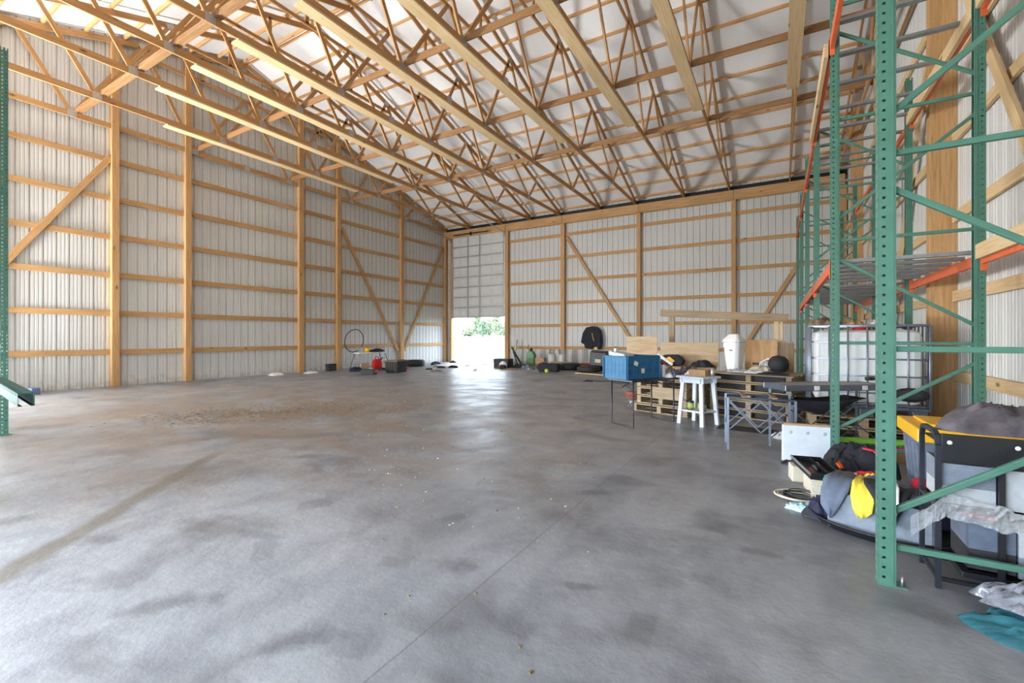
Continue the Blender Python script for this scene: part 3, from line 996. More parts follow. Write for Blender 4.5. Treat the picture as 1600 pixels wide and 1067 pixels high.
def rbeam(x, side, y0, y1, z, label, name='rack_beam', mat='orange'):
    """step beam between two frames with a hooked connector at each end"""
    b_ = thing(name, label, 'rack beam', (x, (y0 + y1) / 2, z), 'orange rack beams')
    ya, yb = y0 + 0.041, y1 - 0.041
    inn = -side
    mb = MB().box(x - 0.02, x + 0.02, ya, yb, z - 0.06, z + 0.02)
    mb.box(min(x + side * 0.02, x - side * 0.000), max(x + side * 0.02, x), ya, yb, z + 0.02, z + 0.045)
    mb.build('bar', mat, b_, bev=0.004)
    for ye, sg in ((y0, 1), (y1, -1)):
        cm = MB().box(x - 0.022, x + 0.022, min(ye + sg * 0.0385, ye + sg * 0.044), max(ye + sg * 0.0385, ye + sg * 0.044), z - 0.12, z + 0.07)
        xw = FX - 0.0405 if x < 1 else BX + 0.0405
        cm.box(min(xw, xw + side * 0.004), max(xw, xw + side * 0.004), ye - 0.038, ye + 0.038, z - 0.12, z + 0.07)
        cm.build('connector', 'orange', b_)
    return b_


XF_, XB_ = FX - 0.022, BX + 0.022
bayn = ['nearest', 'second', 'third', 'fourth', 'last']
for i in (1, 2, 3):
    rbeam(XF_, -1, FRY[i], FRY[i + 1], 2.0, 'lower aisle-side orange beam in the %s rack bay' % bayn[i])
for i in (0, 1, 2, 3):
    rbeam(XB_, 1, FRY[i], FRY[i + 1], 2.0, 'lower wall-side orange beam in the %s rack bay' % bayn[i])
for i in (0, 1, 2, 3, 4):
    rbeam(XF_, -1, FRY[i], FRY[i + 1], 4.24, 'upper aisle-side %s beam in the %s rack bay' % ('wood-faced' if i == 1 else 'orange', bayn[i]))
for i in (0, 1, 2, 3):
    rbeam(XB_, 1, FRY[i], FRY[i + 1], 4.24, 'upper wall-side orange beam in the %s rack bay' % bayn[i])
# timber strapped on the beams
for (x0, x1, y0, y1, z0, z1, lab) in ((XF_ - 0.062, XF_ - 0.023, 5.62, 8.02, 4.16, 4.30, 'pale timber board facing the upper aisle-side beam behind the nearest bay'),
                                      (XB_ - 0.062, XB_ - 0.023, 5.62, 8.02, 4.17, 4.31, 'pale timber board along the upper wall-side beam behind the nearest bay'),
                                      (XB_ - 0.062, XB_ - 0.023, 3.12, 5.51, 1.98, 2.11, 'pale timber board lying against the lower wall-side beam of the nearest bay'),
                                      (XB_ - 0.062, XB_ - 0.023, 3.12, 5.51, 4.19, 4.33, 'pale timber board lying against the upper wall-side beam of the nearest bay')):
    tag(MB().box(x0, x1, y0, y1, z0, z1).build('timber_board', 'newwood', bev=0.003), lab, 'board')
# decking bars
DY = [5.68 + 0.40 * k for k in range(19)]
DY = [y for y in DY if all(abs(y - q) > 0.07 for q in FRY)]


def deck(y, z, lab, grp):
    mb = MB()
    mb.box(XF_ - 0.018, XB_ + 0.018, y - 0.019, y + 0.019, z, z + 0.036)
    mb.box(XF_ - 0.018, XB_ + 0.018, y - 0.033, y - 0.019, z, z + 0.006)
    mb.box(XF_ - 0.018, XB_ + 0.018, y + 0.019, y + 0.033, z, z + 0.006)
    return tag(mb.build('deck_bar', 'rail'), lab, 'deck bar', grp)


for k, y in enumerate(DY):
    deck(y, 2.046, 'grey steel deck bar on the lower rack level, %s from the camera' % (['first'] + ORD[1:] + ['fifteenth', 'sixteenth', 'seventeenth', 'eighteenth', 'nineteenth'])[k], 'deck bars of the lower rack level')
for k, y in enumerate((4.7, 5.3, 5.92, 6.6, 7.3, 7.95, 8.6, 9.2, 9.9, 10.75)):
    deck(y, 4.286, 'grey steel deck bar on the upper rack level, %s from the camera' % (['first'] + ORD[1:])[k], 'deck bars of the upper rack level')

# rack at the left edge
lf = thing('rack_frame', 'dark green rack upright at the left edge, standing alone by the left wall', 'rack frame', (-8.85, 1.78, 0))
post_mesh('post', -8.80, 1.72, 5.1, lf, -1)
post_mesh('post', -9.85, 1.72, 5.1, lf)
for (z0, z1) in ((0.2, 0.2), (0.37, 1.07), (1.235, 1.235), (2.09, 1.39), (2.26, 2.26), (2.46, 3.3), (3.47, 3.47), (4.36, 3.64)):
    MB().beam((-9.82, 1.72, z0), (-8.83, 1.72, z1), 0.03, 0.03).build('brace', 'green', lf)
MB().box(-8.93, -8.75, 1.65, 1.79, 0, 0.006).build('foot_plate', 'green', lf)
# spare upright lying on a trestle, its end poking into view
TRX = -5.05
tr = thing('trestle', 'timber sawhorse holding the spare green upright at the left edge', 'sawhorse', (-4.75, 0.55, 0))
for q in (-0.35, 0.35):
    for s_ in (-1, 1):
        MB().beam((-5.15 + s_ * 0.18, 0.45 + q, 0), (-5.15, 0.45 + q, 0.80), 0.038, 0.08).build('leg', 'newwood', tr)
MB().box(-5.19, -5.11, 0.0, 0.9, 0.78, 0.85).build('beam', 'newwood', tr)
sp_ = MB()
e0 = V((-4.10, 0.90, 0.90))
dv = V((-1.0, 0.12, 0.0)).normalized()
sd = V((dv.y, -dv.x, 0))
for k in range(36):
    c0 = e0 + dv * (k * 0.0508)
    sp_.obb(c0 + dv * 0.018 + V((0, 0, 0.040)) + sd * 0.0, dv * 0.016, sd * 0.036, (0, 0, 0.0014))
    sp_.obb(c0 + dv * 0.042 + V((0, 0, 0.040)) + sd * 0.014, dv * 0.009, sd * 0.022, (0, 0, 0.0014))
for s_ in (-1, 1):
    for k in range(36):
        c0 = e0 + dv * (k * 0.0508)
        sp_.obb(c0 + dv * 0.018 + sd * 0.036 * s_, dv * 0.016, sd * 0.0014, (0, 0, 0.041))
        sp_.obb(c0 + dv * 0.042 + sd * 0.036 * s_ - V((0, 0, 0.012)), dv * 0.009, sd * 0.0014, (0, 0, 0.029))
    sp_.obb(e0 + dv * 0.9 + sd * 0.028 * s_ - V((0, 0, 0.040)), dv * 0.9, sd * 0.009, (0, 0, 0.0014))
tag(sp_.build('spare_upright', 'shadedgreen'), 'spare green perforated upright whose end juts in at the left edge', 'rack upright')

# ------------------------------------------------------------------ left wall clutter
tag(MB().cbox((-14.42, 3.24, 0.075), (0.34, 0.16, 0.15), 0.25).build('blue_case', 'bluebox', bev=0.01), 'small blue metal case at the foot of the left wall', 'case')
bm_ = thing('battery_box', 'small dark battery box against the left wall beside a square post', 'battery', (-14.6, 11.25, 0))
MB().cbox((-14.6, 11.25, 0.11), (0.20, 0.34, 0.22)).build('body', 'rubber', bm_, bev=0.01)
MB().cbox((-14.6, 11.25, 0.24), (0.22, 0.36, 0.04)).build('lid', 'navy', bm_, bev=0.01)
tag(MB().lump((-14.3, 10.2, 0), (0.35, 0.55, 0.10), 3, 0.4, fold=0.7).build('plastic_bag', 'film_white'), 'crumpled white plastic bag on the floor by the left wall', 'plastic bag')
tag(MB().lump((-14.55, 9.05, 0), (0.3, 0.5, 0.12), 9, 0.2, fold=0.8).build('plastic_wrap', 'film_white'), 'loose pale plastic wrap at the foot of the left wall', 'plastic wrap')
# low step bench
bn_ = thing('step_bench', 'low aluminium step bench with a white top against the left wall', 'bench', (-14.2, 12.85, 0))
MB().box(-14.42, -14.08, 12.15, 13.55, 0.62, 0.67).build('top', 'white', bn_, bev=0.006)
for y in (12.2, 13.5):
    s_ = -1 if y < 13 else 1
    for xx, xd in ((-14.40, -0.10), (-14.10, 0.12)):
        MB().beam((xx, y, 0.62), (xx + xd, y + s_ * 0.18, 0.0), 0.04, 0.025).build('leg', 'campmetal', bn_)
    for z in (0.22, 0.42):
        MB().beam((-14.45, y + s_ * 0.18 * (1 - z / .62), z), (-14.04, y + s_ * 0.18 * (1 - z / .62), z), 0.05, 0.02).build('tread', 'galv', bn_)
tag(MB().lump((-14.2, 13.15, 0.672), (0.30, 0.75, 0.17), 4, 0, fold=0.8, freq=4).build('black_gloves', 'blackcloth'), 'heap of black gloves and straps on the white step bench', 'cloth')
tag(MB().lathe((-14.25, 12.68, 0.672), [(0.10, 0), (0.12, 0.10), (0.11, 0.16), (0.05, 0.17)], 14).build('cord_spool', 'yellow'), 'small yellow spool of cord on the white step bench', 'spool')
hp = []
for k in range(40):
    a = 2 * pi * k / 39 * 0.93 - 0.6
    hp.append((-14.55 + 0.06 * sin(a), 12.30 + 0.46 * cos(a) - 0.0, 1.13 + 0.45 * sin(a) + 0.0))
tag(MB().tube(hp, 0.016, 7).build('hose_loop', 'navy'), 'dark hose loop standing on edge behind the step bench', 'hose')
tag(MB().cbox((-13.95, 12.30, 0.13), (0.06, 0.55, 0.26), 0.3, 0.0).build('cardboard_box', 'card', bev=0.005), 'torn cardboard box leaning under the step bench', 'box')
gc = thing('fuel_can', 'red plastic fuel can in front of the step bench', 'fuel can', (-13.6, 12.55, 0))
MB().prism([(-.17, 0), (.17, 0), (.17, .30), (.08, .42), (-.08, .42), (-.17, .30)], (-13.7, 12.62, 0), (0.2, 0.98, 0), (0, 0, 1), (0.2, -0.04, 0)).build('body', 'red', gc, bev=0.02)
MB().tube([(-13.6, 12.5, 0.42), (-13.6, 12.52, 0.50), (-13.6, 12.66, 0.50), (-13.6, 12.70, 0.42)], 0.018, 7).build('handle', 'red', gc)
MB().cbox((-13.5, 12.86, 0.16), (0.02, 0.14, 0.2), -0.1).build('label', 'label', gc)
MB().tube([(-13.6, 12.78, 0.36), (-13.55, 12.85, 0.48)], [0.03, 0.015], 8).build('spout', 'black', gc)
tag(MB().lump((-13.6, 11.6, 0), (0.5, 0.6, 0.22), 8, 0.3, fold=0.8, freq=5).build('rag_pile', 'navy'), 'dark blue and white rag pile near the step bench', 'rags')
tag(MB().lump((-13.35, 12.05, 0), (0.3, 0.34, 0.14), 12, 0.3, fold=0.7, freq=5).build('white_rag', 'whitecloth'), 'small white rag between the dark rags and the fuel can', 'rag')
bx_ = thing('low_box', 'low brown and black open box lying before the fuel can', 'box', (-12.2, 10.95, 0))
MB().cbox((-12.2, 10.95, 0.085), (0.45, 0.42, 0.17), 0.5).build('body', 'rubber', bx_, bev=0.008)
MB().cbox((-12.0, 11.05, 0.10), (0.02, 0.30, 0.12), 0.5).build('label', 'card', bx_)
tag(MB().lump((-12.85, 13.2, 0), (0.4, 0.75, 0.13), 15, 0.2, fold=0.8, freq=5).build('red_strap_heap', 'redcloth'), 'flat heap of red straps beside the black storage tote', 'straps')
tag(MB().lump((-13.2, 12.55, 0), (0.3, 0.45, 0.14), 18, 0.2, fold=0.8, freq=5).build('black_strap_heap', 'blackcloth'), 'small black strap heap between fuel can and red straps', 'straps')


def tote(name, label, cx, cy, z0, lx, ly, h, rz, body, lid, lidh=0.05, over=0.03, ribs_=True, taper=0.88):
    t_ = thing(name, label, 'storage tote', (cx, cy, z0))
    r = Matrix.Rotation(rz, 3, 'Z')
    mb = MB()
    k = 0
    for (s0, s1, za, zb) in ((taper, 1.0, 0, h),):
        n = len(mb.v)
        for (sc_, z) in ((s0, za), (s1, zb)):
            for (a, b_) in ((-1, -1), (1, -1), (1, 1), (-1, 1)):
                p = r @ V((a * lx / 2 * sc_, b_ * ly / 2 * sc_, 0))
                mb.v.append((cx + p.x, cy + p.y, z0 + z))
        for q in ((0, 3, 2, 1), (4, 5, 6, 7), (0, 1, 5, 4), (1, 2, 6, 5), (2, 3, 7, 6), (3, 0, 4, 7)):
            mb.face([n + i for i in q], [(0, 0)] * 4)
    if ribs_:
        for a in (-0.3, -0.1, 0.1, 0.3):
            for s_ in (-1, 1):
                p0 = r @ V((a * lx, s_ * ly / 2 * (taper + .01), 0)) + V((cx, cy, z0 + 0.03))
                p1 = r @ V((a * lx, s_ * ly / 2 * 1.0, 0)) + V((cx, cy, z0 + h - 0.04))
                mb.beam(p0, p1, 0.03, 0.02)
                p0 = r @ V((s_ * lx / 2 * (taper + .01), a * ly, 0)) + V((cx, cy, z0 + 0.03))
                p1 = r @ V((s_ * lx / 2 * 1.0, a * ly, 0)) + V((cx, cy, z0 + h - 0.04))
                mb.beam(p0, p1, 0.03, 0.02)
    mb.build('body', body, t_, bev=0.01)
    lm = MB().cbox((cx, cy, z0 + h + lidh / 2), (lx + over * 2, ly + over * 2, lidh), rz)
    lm.cbox((cx, cy, z0 + h + lidh + 0.012), (lx * 0.8, ly * 0.75, 0.024), rz)
    lo = lm.build('lid', lid, t_, bev=0.01)
    return t_


bt = tote('storage_tote', 'black ribbed storage tote with yellow-brown rim on the floor near the left wall', -11.95, 12.0, 0, 0.50, 0.78, 0.40, 0.25, 'rubber', 'mud', lidh=0.035)
MB().cbox((-11.70, 11.85, 0.13), (0.01, 0.12, 0.12), 0.25).build('label', 'label', bt)


def tyre(name, label, c, R_, r_, axis, wd, rim=True, cat='tyre'):
    t_ = thing(name, label, cat, c)
    prof = [(R_ * 0.62, -wd / 2 + .01), (R_ * 0.80, -wd / 2), (R_ * 0.97, -wd / 2 + .03), (R_, -wd / 4), (R_, wd / 4), (R_ * 0.97, wd / 2 - .03), (R_ * 0.80, wd / 2), (R_ * 0.62, wd / 2 - .01)]
    k = MB()
    k.lathe(c, prof, 28, axis=axis)
    k.build('tread', 'rubber', t_)
    if rim:
        MB().lathe(c, [(R_ * 0.6, -wd / 2 - .0), (R_ * 0.6, wd / 2 + .004), (R_ * 0.5, wd / 2 + 0.006), (R_ * 0.15, wd / 2 - 0.02)], 20, axis=axis).build('rim', 'darkmetal', t_)
    return t_


tyre('tyre', 'black tyre lying flat against the left wall behind the storage tote', (-13.7, 14.9, 0.14), 0.40, 0.2, (0, 0, 1), 0.28)
tyre('tyre', 'black tyre stacked behind the storage tote near the diagonal braces', (-14.2, 14.2, 0.13), 0.36, 0.2, (0, 0, 1), 0.26)
for i, (x, y, sz, mt, lab, nm) in enumerate(((-13.6, 16.0, (.28, .32, .14), 'rubber', 'small dark scrap lump right of the tyres', 'scrap'), (-13.9, 16.5, (.45, .3, .16), 'navy', 'dark blue rag by the left wall past the tyres', 'rag'),
                                      (-13.9, 17.8, (.35, .35, .15), 'blackcloth', 'black rag near the left edge of the doorway', 'rag'), (-12.0, 14.6, (.35, .3, .1), 'navy', 'small blue rag out on the slab left of the doorway', 'rag'),
                                      (-11.7, 15.0, (.42, .3, .14), 'blackcloth', 'small black and white rag on the slab before the doorway', 'rag'), (-11.0, 13.1, (.62, .42, .06), 'mud', 'flat rusty mat lying on the slab before the doorway', 'mat'),
                                      (-11.9, 13.7, (.3, .3, .07), 'blackcloth', 'small black rag beside the storage tote', 'rag'), (-11.6, 17.2, (.3, .2, .04), 'mud', 'small clod of mud in the doorway light', 'mud clod'),
                                      (-11.9, 16.3, (.5, .25, .05), 'rubber', 'dark strip of scrap on the slab before the doorway', 'scrap'), (-9.95, 14.1, (.14, .14, .1), 'whitecloth', 'tiny white cup on the floor at the doorway', 'cup'),
                                      (-12.6, 15.1, (.5, .2, .06), 'mud', 'thin mud clump on the slab toward the doorway', 'mud clod'))):
    tag(MB().lump((x, y, 0), sz, i * 3 + 1, i, fold=0.7, freq=4, n=12).build(nm, mt), lab, nm.replace('_', ' '))

# ------------------------------------------------------------------ back wall clutter
mc = thing('milk_crate', 'black slatted crate on the floor at the right of the doorway', 'crate', (-9.8, 16.1, 0))
mb = MB()
cx, cy, lx, ly, h = -9.98, 16.2, 0.66, 0.42, 0.36
mb.box(cx - lx / 2, cx + lx / 2, cy - ly / 2, cy + ly / 2, 0, 0.02)
for z in (0.02, 0.16, 0.32):
    for s_ in (-1, 1):
        mb.box(cx - lx / 2, cx + lx / 2, cy + s_ * ly / 2 - .012, cy + s_ * ly / 2 + .012, z, z + 0.045)
        mb.box(cx + s_ * lx / 2 - .012, cx + s_ * lx / 2 + .012, cy - ly / 2, cy + ly / 2, z, z + 0.045)
for k in range(13):
    a = cx - lx / 2 + lx * k / 12
    for s_ in (-1, 1):
        mb.box(a - .018, a + .018, cy + s_ * ly / 2 - .01, cy + s_ * ly / 2 + .01, 0, 0.36)
for k in range(7):
    a = cy - ly / 2 + ly * k / 6
    for s_ in (-1, 1):
        mb.box(cx + s_ * lx / 2 - .01, cx + s_ * lx / 2 + .01, a - .018, a + .018, 0, 0.36)
mb.build('body', 'black', mc)
he = thing('helmet', 'white and dark helmet in front of the black slatted crate', 'helmet', (-9.62, 15.6, 0))
MB().lathe((-9.62, 15.6, 0), [(0.12, 0), (0.155, 0.06), (0.165, 0.14), (0.14, 0.22), (0.08, 0.28), (0.02, 0.295)], 20).build('shell', 'white', he)
MB().lathe((-9.60, 15.56, 0), [(0.11, 0.0), (0.14, 0.05), (0.14, 0.14), (0.08, 0.19), (0.01, 0.20)], 16, sx=1.0, sy=1.1).build('visor', 'rubber', he)
tag(MB().lump((-9.2, 16.3, 0), (0.75, 0.4, 0.20), 22, 0.1, fold=0.7).build('black_bag', 'blackcloth'), 'black bag slumped right of the slatted crate', 'bag')
ub = MB()
ub.beam((-10.62, 18.0, 0.78), (-9.72, 17.3, 0.05), 0.07, 0.05)
ub.beam((-10.50, 17.9, 0.62), (-9.90, 17.25, 0.05), 0.05, 0.07)
tag(ub.build('folded_tripod', 'rubber'), 'dark folded stand leaning against the door jamb', 'folded stand')
vc = MB().tube([(-10.55, 18.1, 0.0), (-10.5, 18.15, 0.7), (-10.52, 18.3, 1.15)], [0.05, 0.035, 0.03], 8)
tag(vc.build('metal_pole', 'galv'), 'short metal pole standing at the door jamb', 'pole')
fc = thing('jerry_can', 'tall green jerry can with black cap against the back wall', 'jerry can', (-9.55, 17.8, 0))
MB().prism([(-.19, 0), (.19, 0), (.19, .44), (.09, .60), (-.09, .60), (-.19, .44)], (-9.50, 17.65, 0.05), (1, 0.0, 0), (0, 0, 1), (0, 0.28, 0)).build('body', 'fuelgreen', fc, bev=0.025)
MB().lathe((-9.5, 17.79, 0.64), [(0.05, 0), (0.07, 0.04), (0.07, 0.11), (0.03, 0.15)], 12).build('cap', 'black', fc)
MB().tube([(-9.58, 17.79, 0.62), (-9.68, 17.79, 0.80), (-9.60, 17.79, 0.95)], 0.012, 6).build('handle', 'black', fc)
fcb = MB().box(-9.7, -9.3, 17.6, 18.0, 0, 0.05)
fcb.build('base', 'fuelgreen', fc)
cdx = thing('cardboard_box', 'brown cardboard box left of the gas bottles', 'box', (-8.75, 17.3, 0))
MB().cbox((-8.80, 17.35, 0.19), (0.40, 0.3, 0.38), 0.1).build('body', 'card', cdx, bev=0.004)


def propane(x, y, z, label):
    p = thing('gas_bottle', label, 'gas bottle', (x, y, z), 'grey propane bottles')
    MB().lathe((x, y, z), [(0.13, 0), (0.155, 0.02), (0.175, 0.08), (0.175, 0.42), (0.15, 0.50), (0.06, 0.55)], 24).build('body', 'propane', p)
    col = MB()
    for k in range(18):
        a = 2 * pi * k / 24 - 1.0
        a2 = 2 * pi * (k + 1) / 24 - 1.0
        for z0, z1 in ((0.50, 0.56), (0.64, 0.70)) if k % 8 in (3, 4) else ((0.50, 0.70),):
            n = len(col.v)
            for rr_ in (0.125, 0.119):
                for aa in (a, a2):
                    for zz in (z0, z1):
                        col.v.append((x + rr_ * cos(aa), y + rr_ * sin(aa), z + zz))
            for q in ((0, 2, 3, 1), (4, 5, 7, 6), (1, 3, 7, 5), (0, 4, 6, 2), (0, 1, 5, 4), (2, 6, 7, 3)):
                col.face([n + i for i in q], [(0, 0)] * 4)
    col.build('collar', 'propane', p)
    MB().tube([(x, y, z + 0.54), (x, y, z + 0.66)], 0.03, 8).build('valve', 'galv', p)
    MB().lathe((x, y, z), [(0.14, -0.0), (0.14, 0.03)], 20).build('foot_ring', 'propane', p)
    return p


tag(MB().box(-8.55, -7.25, 17.0, 17.45, 0, 0.045).build('base_board', 'oldwood', bev=0.01), 'low wooden board carrying the two gas bottles', 'board')
propane(-8.22, 17.25, 0.047, 'grey gas bottle nearer the doorway, on the low wooden board')
propane(-7.76, 17.25, 0.047, 'grey gas bottle farther from the doorway, on the low wooden board')
tag(MB().cbox((-7.62, 16.80, 0.14), (0.75, 0.10, 0.28), 0.0).build('wood_offcut', 'oldwood', bev=0.005), 'wood offcut standing on edge below the gas bottles', 'board')
tag(MB().lump((-8.55, 15.75, 0), (0.55, 0.4, 0.26), 31, 0.4, fold=0.8, freq=4).build('grey_tarp', 'greyfilm'), 'crumpled grey plastic tarp left of the black duffel bag', 'tarp')
tag(MB().lump((-8.15, 16.35, 0), (0.5, 0.4, 0.38), 33, 0.9, fold=0.8, freq=4).build('rope_heap', 'slate'), 'grey rope heap between the tarp and the duffel bag', 'rope')
tag(MB().lump((-9.0, 15.1, 0), (0.7, 0.25, 0.10), 35, 0.2, fold=0.8, freq=4).build('red_rag', 'mud'), 'reddish brown rag flat on the floor before the green jerry can', 'rag')
du = thing('duffel_bag', 'black boxy duffel bag on the floor behind the tennis ball', 'bag', (-7.35, 15.25, 0))
MB().cbox((-7.38, 15.25, 0.15), (0.78, 0.40, 0.30), 0.08).build('body', 'blackcloth', du, bev=0.06)
MB().tube([(-7.6, 15.05, 0.27), (-7.52, 15.02, 0.36), (-7.22, 15.04, 0.36), (-7.12, 15.08, 0.27)], 0.015, 6).build('handle', 'mud', du)
tag(MB().lathe((-7.12, 14.5, 0.0), [(0.015, 0), (0.055, 0.02), (0.078, 0.075), (0.055, 0.13), (0.015, 0.15)], 16).build('yellow_ball', 'tennis'), 'yellow-green ball on the slab before the duffel bag', 'ball')
tyre('tyre', 'black tyre lying flat right of the duffel bag', (-7.02, 16.35, 0.13), 0.40, 0.2, (0, 0, 1), 0.26, rim=False)
tag(MB().beam((-7.2, 17.1, 0.185), (-6.4, 17.15, 0.20), 0.08, 0.05).build('red_bar', 'redcloth'), 'long red bar lying on scrap beside the wheel', 'bar')
tag(MB().cbox((-6.3, 17.3, 0.08), (2.0, 0.6, 0.155), 0.05).build('scrap_boards', 'oldwood', bev=0.01), 'low heap of old boards along the back wall under the red bar', 'boards')
tyre('wheel', 'dark wheel with grey rim lying flat below the black tool case', (-6.02, 15.75, 0.10), 0.42, 0.2, (0, 0, 1), 0.20, cat='wheel')
tc_ = thing('tool_case', 'black hard tool case standing behind the wheel, grey sticker on its face', 'case', (-5.85, 16.4, 0.16))
MB().cbox((-5.85, 16.42, 0.45), (0.64, 0.30, 0.54), 0.05, 0.0, 0.06).build('body', 'black', tc_, bev=0.03)
MB().cbox((-5.85, 16.262, 0.38), (0.22, 0.006, 0.13), 0.05, 0, 0.06).build('label', 'label', tc_)
MB().cbox((-5.83, 16.42, 0.745), (0.58, 0.32, 0.05), 0.05, 0, 0.06).build('lid', 'black', tc_, bev=0.015)
tag(MB().cbox((-5.7, 16.62, 0.08), (1.0, 0.42, 0.15), 0.05).build('black_bin', 'rubber', bev=0.02), 'low black bin on the floor under the tool case', 'bin')
tag(MB().lump((-4.95, 15.9, 0), (0.8, 0.5, 0.24), 41, 0.2, fold=0.8, freq=4).build('tarp_heap', 'blackcloth'), 'black tarp heap right of the wheel, left of the blue crate', 'tarp')
tag(MB().beam((-6.1, 14.75, 0.03), (-4.9, 14.3, 0.03), 0.12, 0.035).build('plank', 'newwood'), 'orange pine plank on the floor in front of the wheel', 'plank')
tag(MB().tube([(-4.9, 12.6, 0.012), (-4.4, 12.5, 0.012), (-4.0, 12.7, 0.012), (-3.6, 12.45, 0.012)], 0.014, 6).build('cable_scrap', 'rubber'), 'short dark cable on the slab before the plank', 'cable')
tag(MB().lump((-4.75, 12.35, 0), (0.34, 0.14, 0.04), 43, 0.0, fold=0.6).build('blue_glove', 'navy'), 'blue glove lying on the open slab left of the card table', 'glove')
# jacket on a hanger
jk = thing('jacket', 'black jacket with yellow trim hanging on the back wall', 'jacket', (-6.85, 18.2, 0.9))
ol = [(-.10, .98), (-.27, .95), (-.42, .72), (-.50, .38), (-.50, .28), (-.36, .24), (-.33, .06), (-.05, .02), (.16, .10), (.20, .02), (.36, 0), (.44, .30), (.43, .60), (.36, .85), (.26, .95), (.10, .98), (0, 1.0)]
MB().prism(ol, (-6.86, 18.32, 0.74), (1, 0, 0), (0, 0, 1), (0, 0.16, 0)).build('body', 'blackcloth', jk, bev=0.05)
MB().prism([(.20, .04), (.34, .03), (.41, .32), (.36, .62), (.28, .55), (.24, .25)], (-6.86, 18.29, 0.74), (1, 0, 0), (0, 0, 1), (0, 0.05, 0)).build('sleeve', 'navy', jk, bev=0.02)
MB().strip([(-6.82, 18.305, 1.46), (-6.80, 18.30, 1.28), (-6.74, 18.30, 1.10)], 0.07, 0.02).build('trim', 'yellow', jk)
MB().cbox((-6.66, 18.28, 0.80), (0.13, 0.04, 0.10)).build('cuff', 'yellow', jk)
MB().tube([(-6.98, 18.40, 1.68), (-6.86, 18.44, 1.82), (-6.74, 18.40, 1.68)], 0.012, 6).build('hanger', 'card', jk)

# ------------------------------------------------------------------ work area by the racks
def frame2(cx, cy, ang):
    """local frame helper: returns f(a, b, z) -> world"""
    ca, sa = cos(ang), sin(ang)
    return lambda a, b_, z=0.0: (cx + a * ca - b_ * sa, cy + a * sa + b_ * ca, z)


# black card table
T = frame2(-1.76, 6.87, R(62))
ct = thing('card_table', 'small black folding table under the blue crate', 'table', (-1.76, 6.87, 0))
MB().cbox(T(0, 0, 0.664), (0.98, 0.50, 0.032), R(62)).build('tabletop', 'black', ct, bev=0.006)
for s_ in (-1, 1):
    mb = MB()
    mb.tube([T(s_ * 0.43, -0.215, 0.65), T(s_ * 0.43, -0.215, 0.012), T(s_ * 0.43, 0.215, 0.012), T(s_ * 0.43, 0.215, 0.65)], 0.012, 8)
    mb.tube([T(s_ * 0.43, -0.215, 0.61), T(s_ * 0.43, 0.215, 0.61)], 0.008, 6)
    mb.build('leg_frame', 'darkmetal', ct)
    MB().tube([T(s_ * 0.43, -0.215, 0.52), T(s_ * 0.43, -0.05, 0.61)], 0.006, 6).build('folding_brace', 'darkmetal', ct)
    MB().tube([T(s_ * 0.43, 0.0, 0.56), T(s_ * 0.20, 0.0, 0.645)], 0.008, 6).build('folding_brace', 'darkmetal', ct)

bc = thing('blue_crate', 'blue slatted plastic crate on the small black table', 'crate', (-1.93, 6.75, 0.68))
C2 = frame2(-1.905, 6.77, R(65))
mb = MB()
lx, ly, hh = 0.70, 0.44, 0.325


def wallside(mb, p0, p1, z0, z1, slats, th=0.012):
    """open crate side between two corners: rails, uprights and slats"""
    mb.beam((p0[0], p0[1], z0 + 0.035), (p1[0], p1[1], z0 + 0.035), th, 0.07)
    mb.beam((p0[0], p0[1], z1 - 0.045), (p1[0], p1[1], z1 - 0.045), th, 0.09)
    mb.beam((p0[0], p0[1], (z0 + z1) / 2 + 0.005), (p1[0], p1[1], (z0 + z1) / 2 + 0.005), th, 0.02)
    for k in range(slats + 1):
        f_ = k / slats
        x, y = p0[0] + (p1[0] - p0[0]) * f_, p0[1] + (p1[1] - p0[1]) * f_
        mb.beam((x, y, z0), (x, y, z1), th * 1.2, 0.011 if 0 < k < slats and k % 6 else 0.05, up=(p1[0] - p0[0], p1[1] - p0[1], 0))


co = [C2(-lx / 2, -ly / 2), C2(lx / 2, -ly / 2), C2(lx / 2, ly / 2), C2(-lx / 2, ly / 2)]
mb.cbox(C2(0, 0, 0.688), (lx, ly, 0.012), R(65))
for i, nsl in ((0, 30), (1, 6), (2, 30), (3, 6)):
    wallside(mb, co[i], co[(i + 1) % 4], 0.682, 0.682 + hh, nsl)
    if i in (1, 3):
        mb.beam((co[i][0], co[i][1], 0.82), (co[(i + 1) % 4][0], co[(i + 1) % 4][1], 0.82), 0.008, 0.20)
mb.build('body', 'blue', bc)
rim = MB()
for i in range(4):
    a, b_ = co[i], co[(i + 1) % 4]
    rim.beam((a[0], a[1], 0.682 + hh), (b_[0], b_[1], 0.682 + hh), 0.035, 0.022)
rim.build('rim', 'blue', bc, bev=0.004)
MB().cbox(C2(-0.02, -ly / 2 - 0.012, 0.80), (0.07, 0.003, 0.07), R(65)).build('label', 'label', bc)
MB().cbox(C2(-0.17, -ly / 2 - 0.012, 0.91), (0.085, 0.003, 0.06), R(65), 0, 0.35).build('label', 'whitecloth', bc)
tag(MB().lump(C2(-0.05, 0.0, 0.70), (0.60, 0.36, 0.32), 5, R(65), fold=0.5, freq=3).build('paper_stack', 'beige'), 'pale papers and rags filling the blue crate', 'papers')
tag(MB().cbox(C2(-0.22, 0.0, 1.035), (0.22, 0.30, 0.06), R(65), 0.12).build('grey_tray', 'greyfab2', bev=0.01), 'pale grey tray sticking up from the left end of the blue crate', 'tray')
sbt = thing('bottle', 'tiny clear bottle with black cap standing on the grey tray in the blue crate', 'bottle', C2(-0.26, 0.08, 1.065))
MB().lathe(C2(-0.26, 0.08, 1.065), [(0.022, 0), (0.022, 0.05), (0.01, 0.065)], 12).build('body', 'whitecloth', sbt)
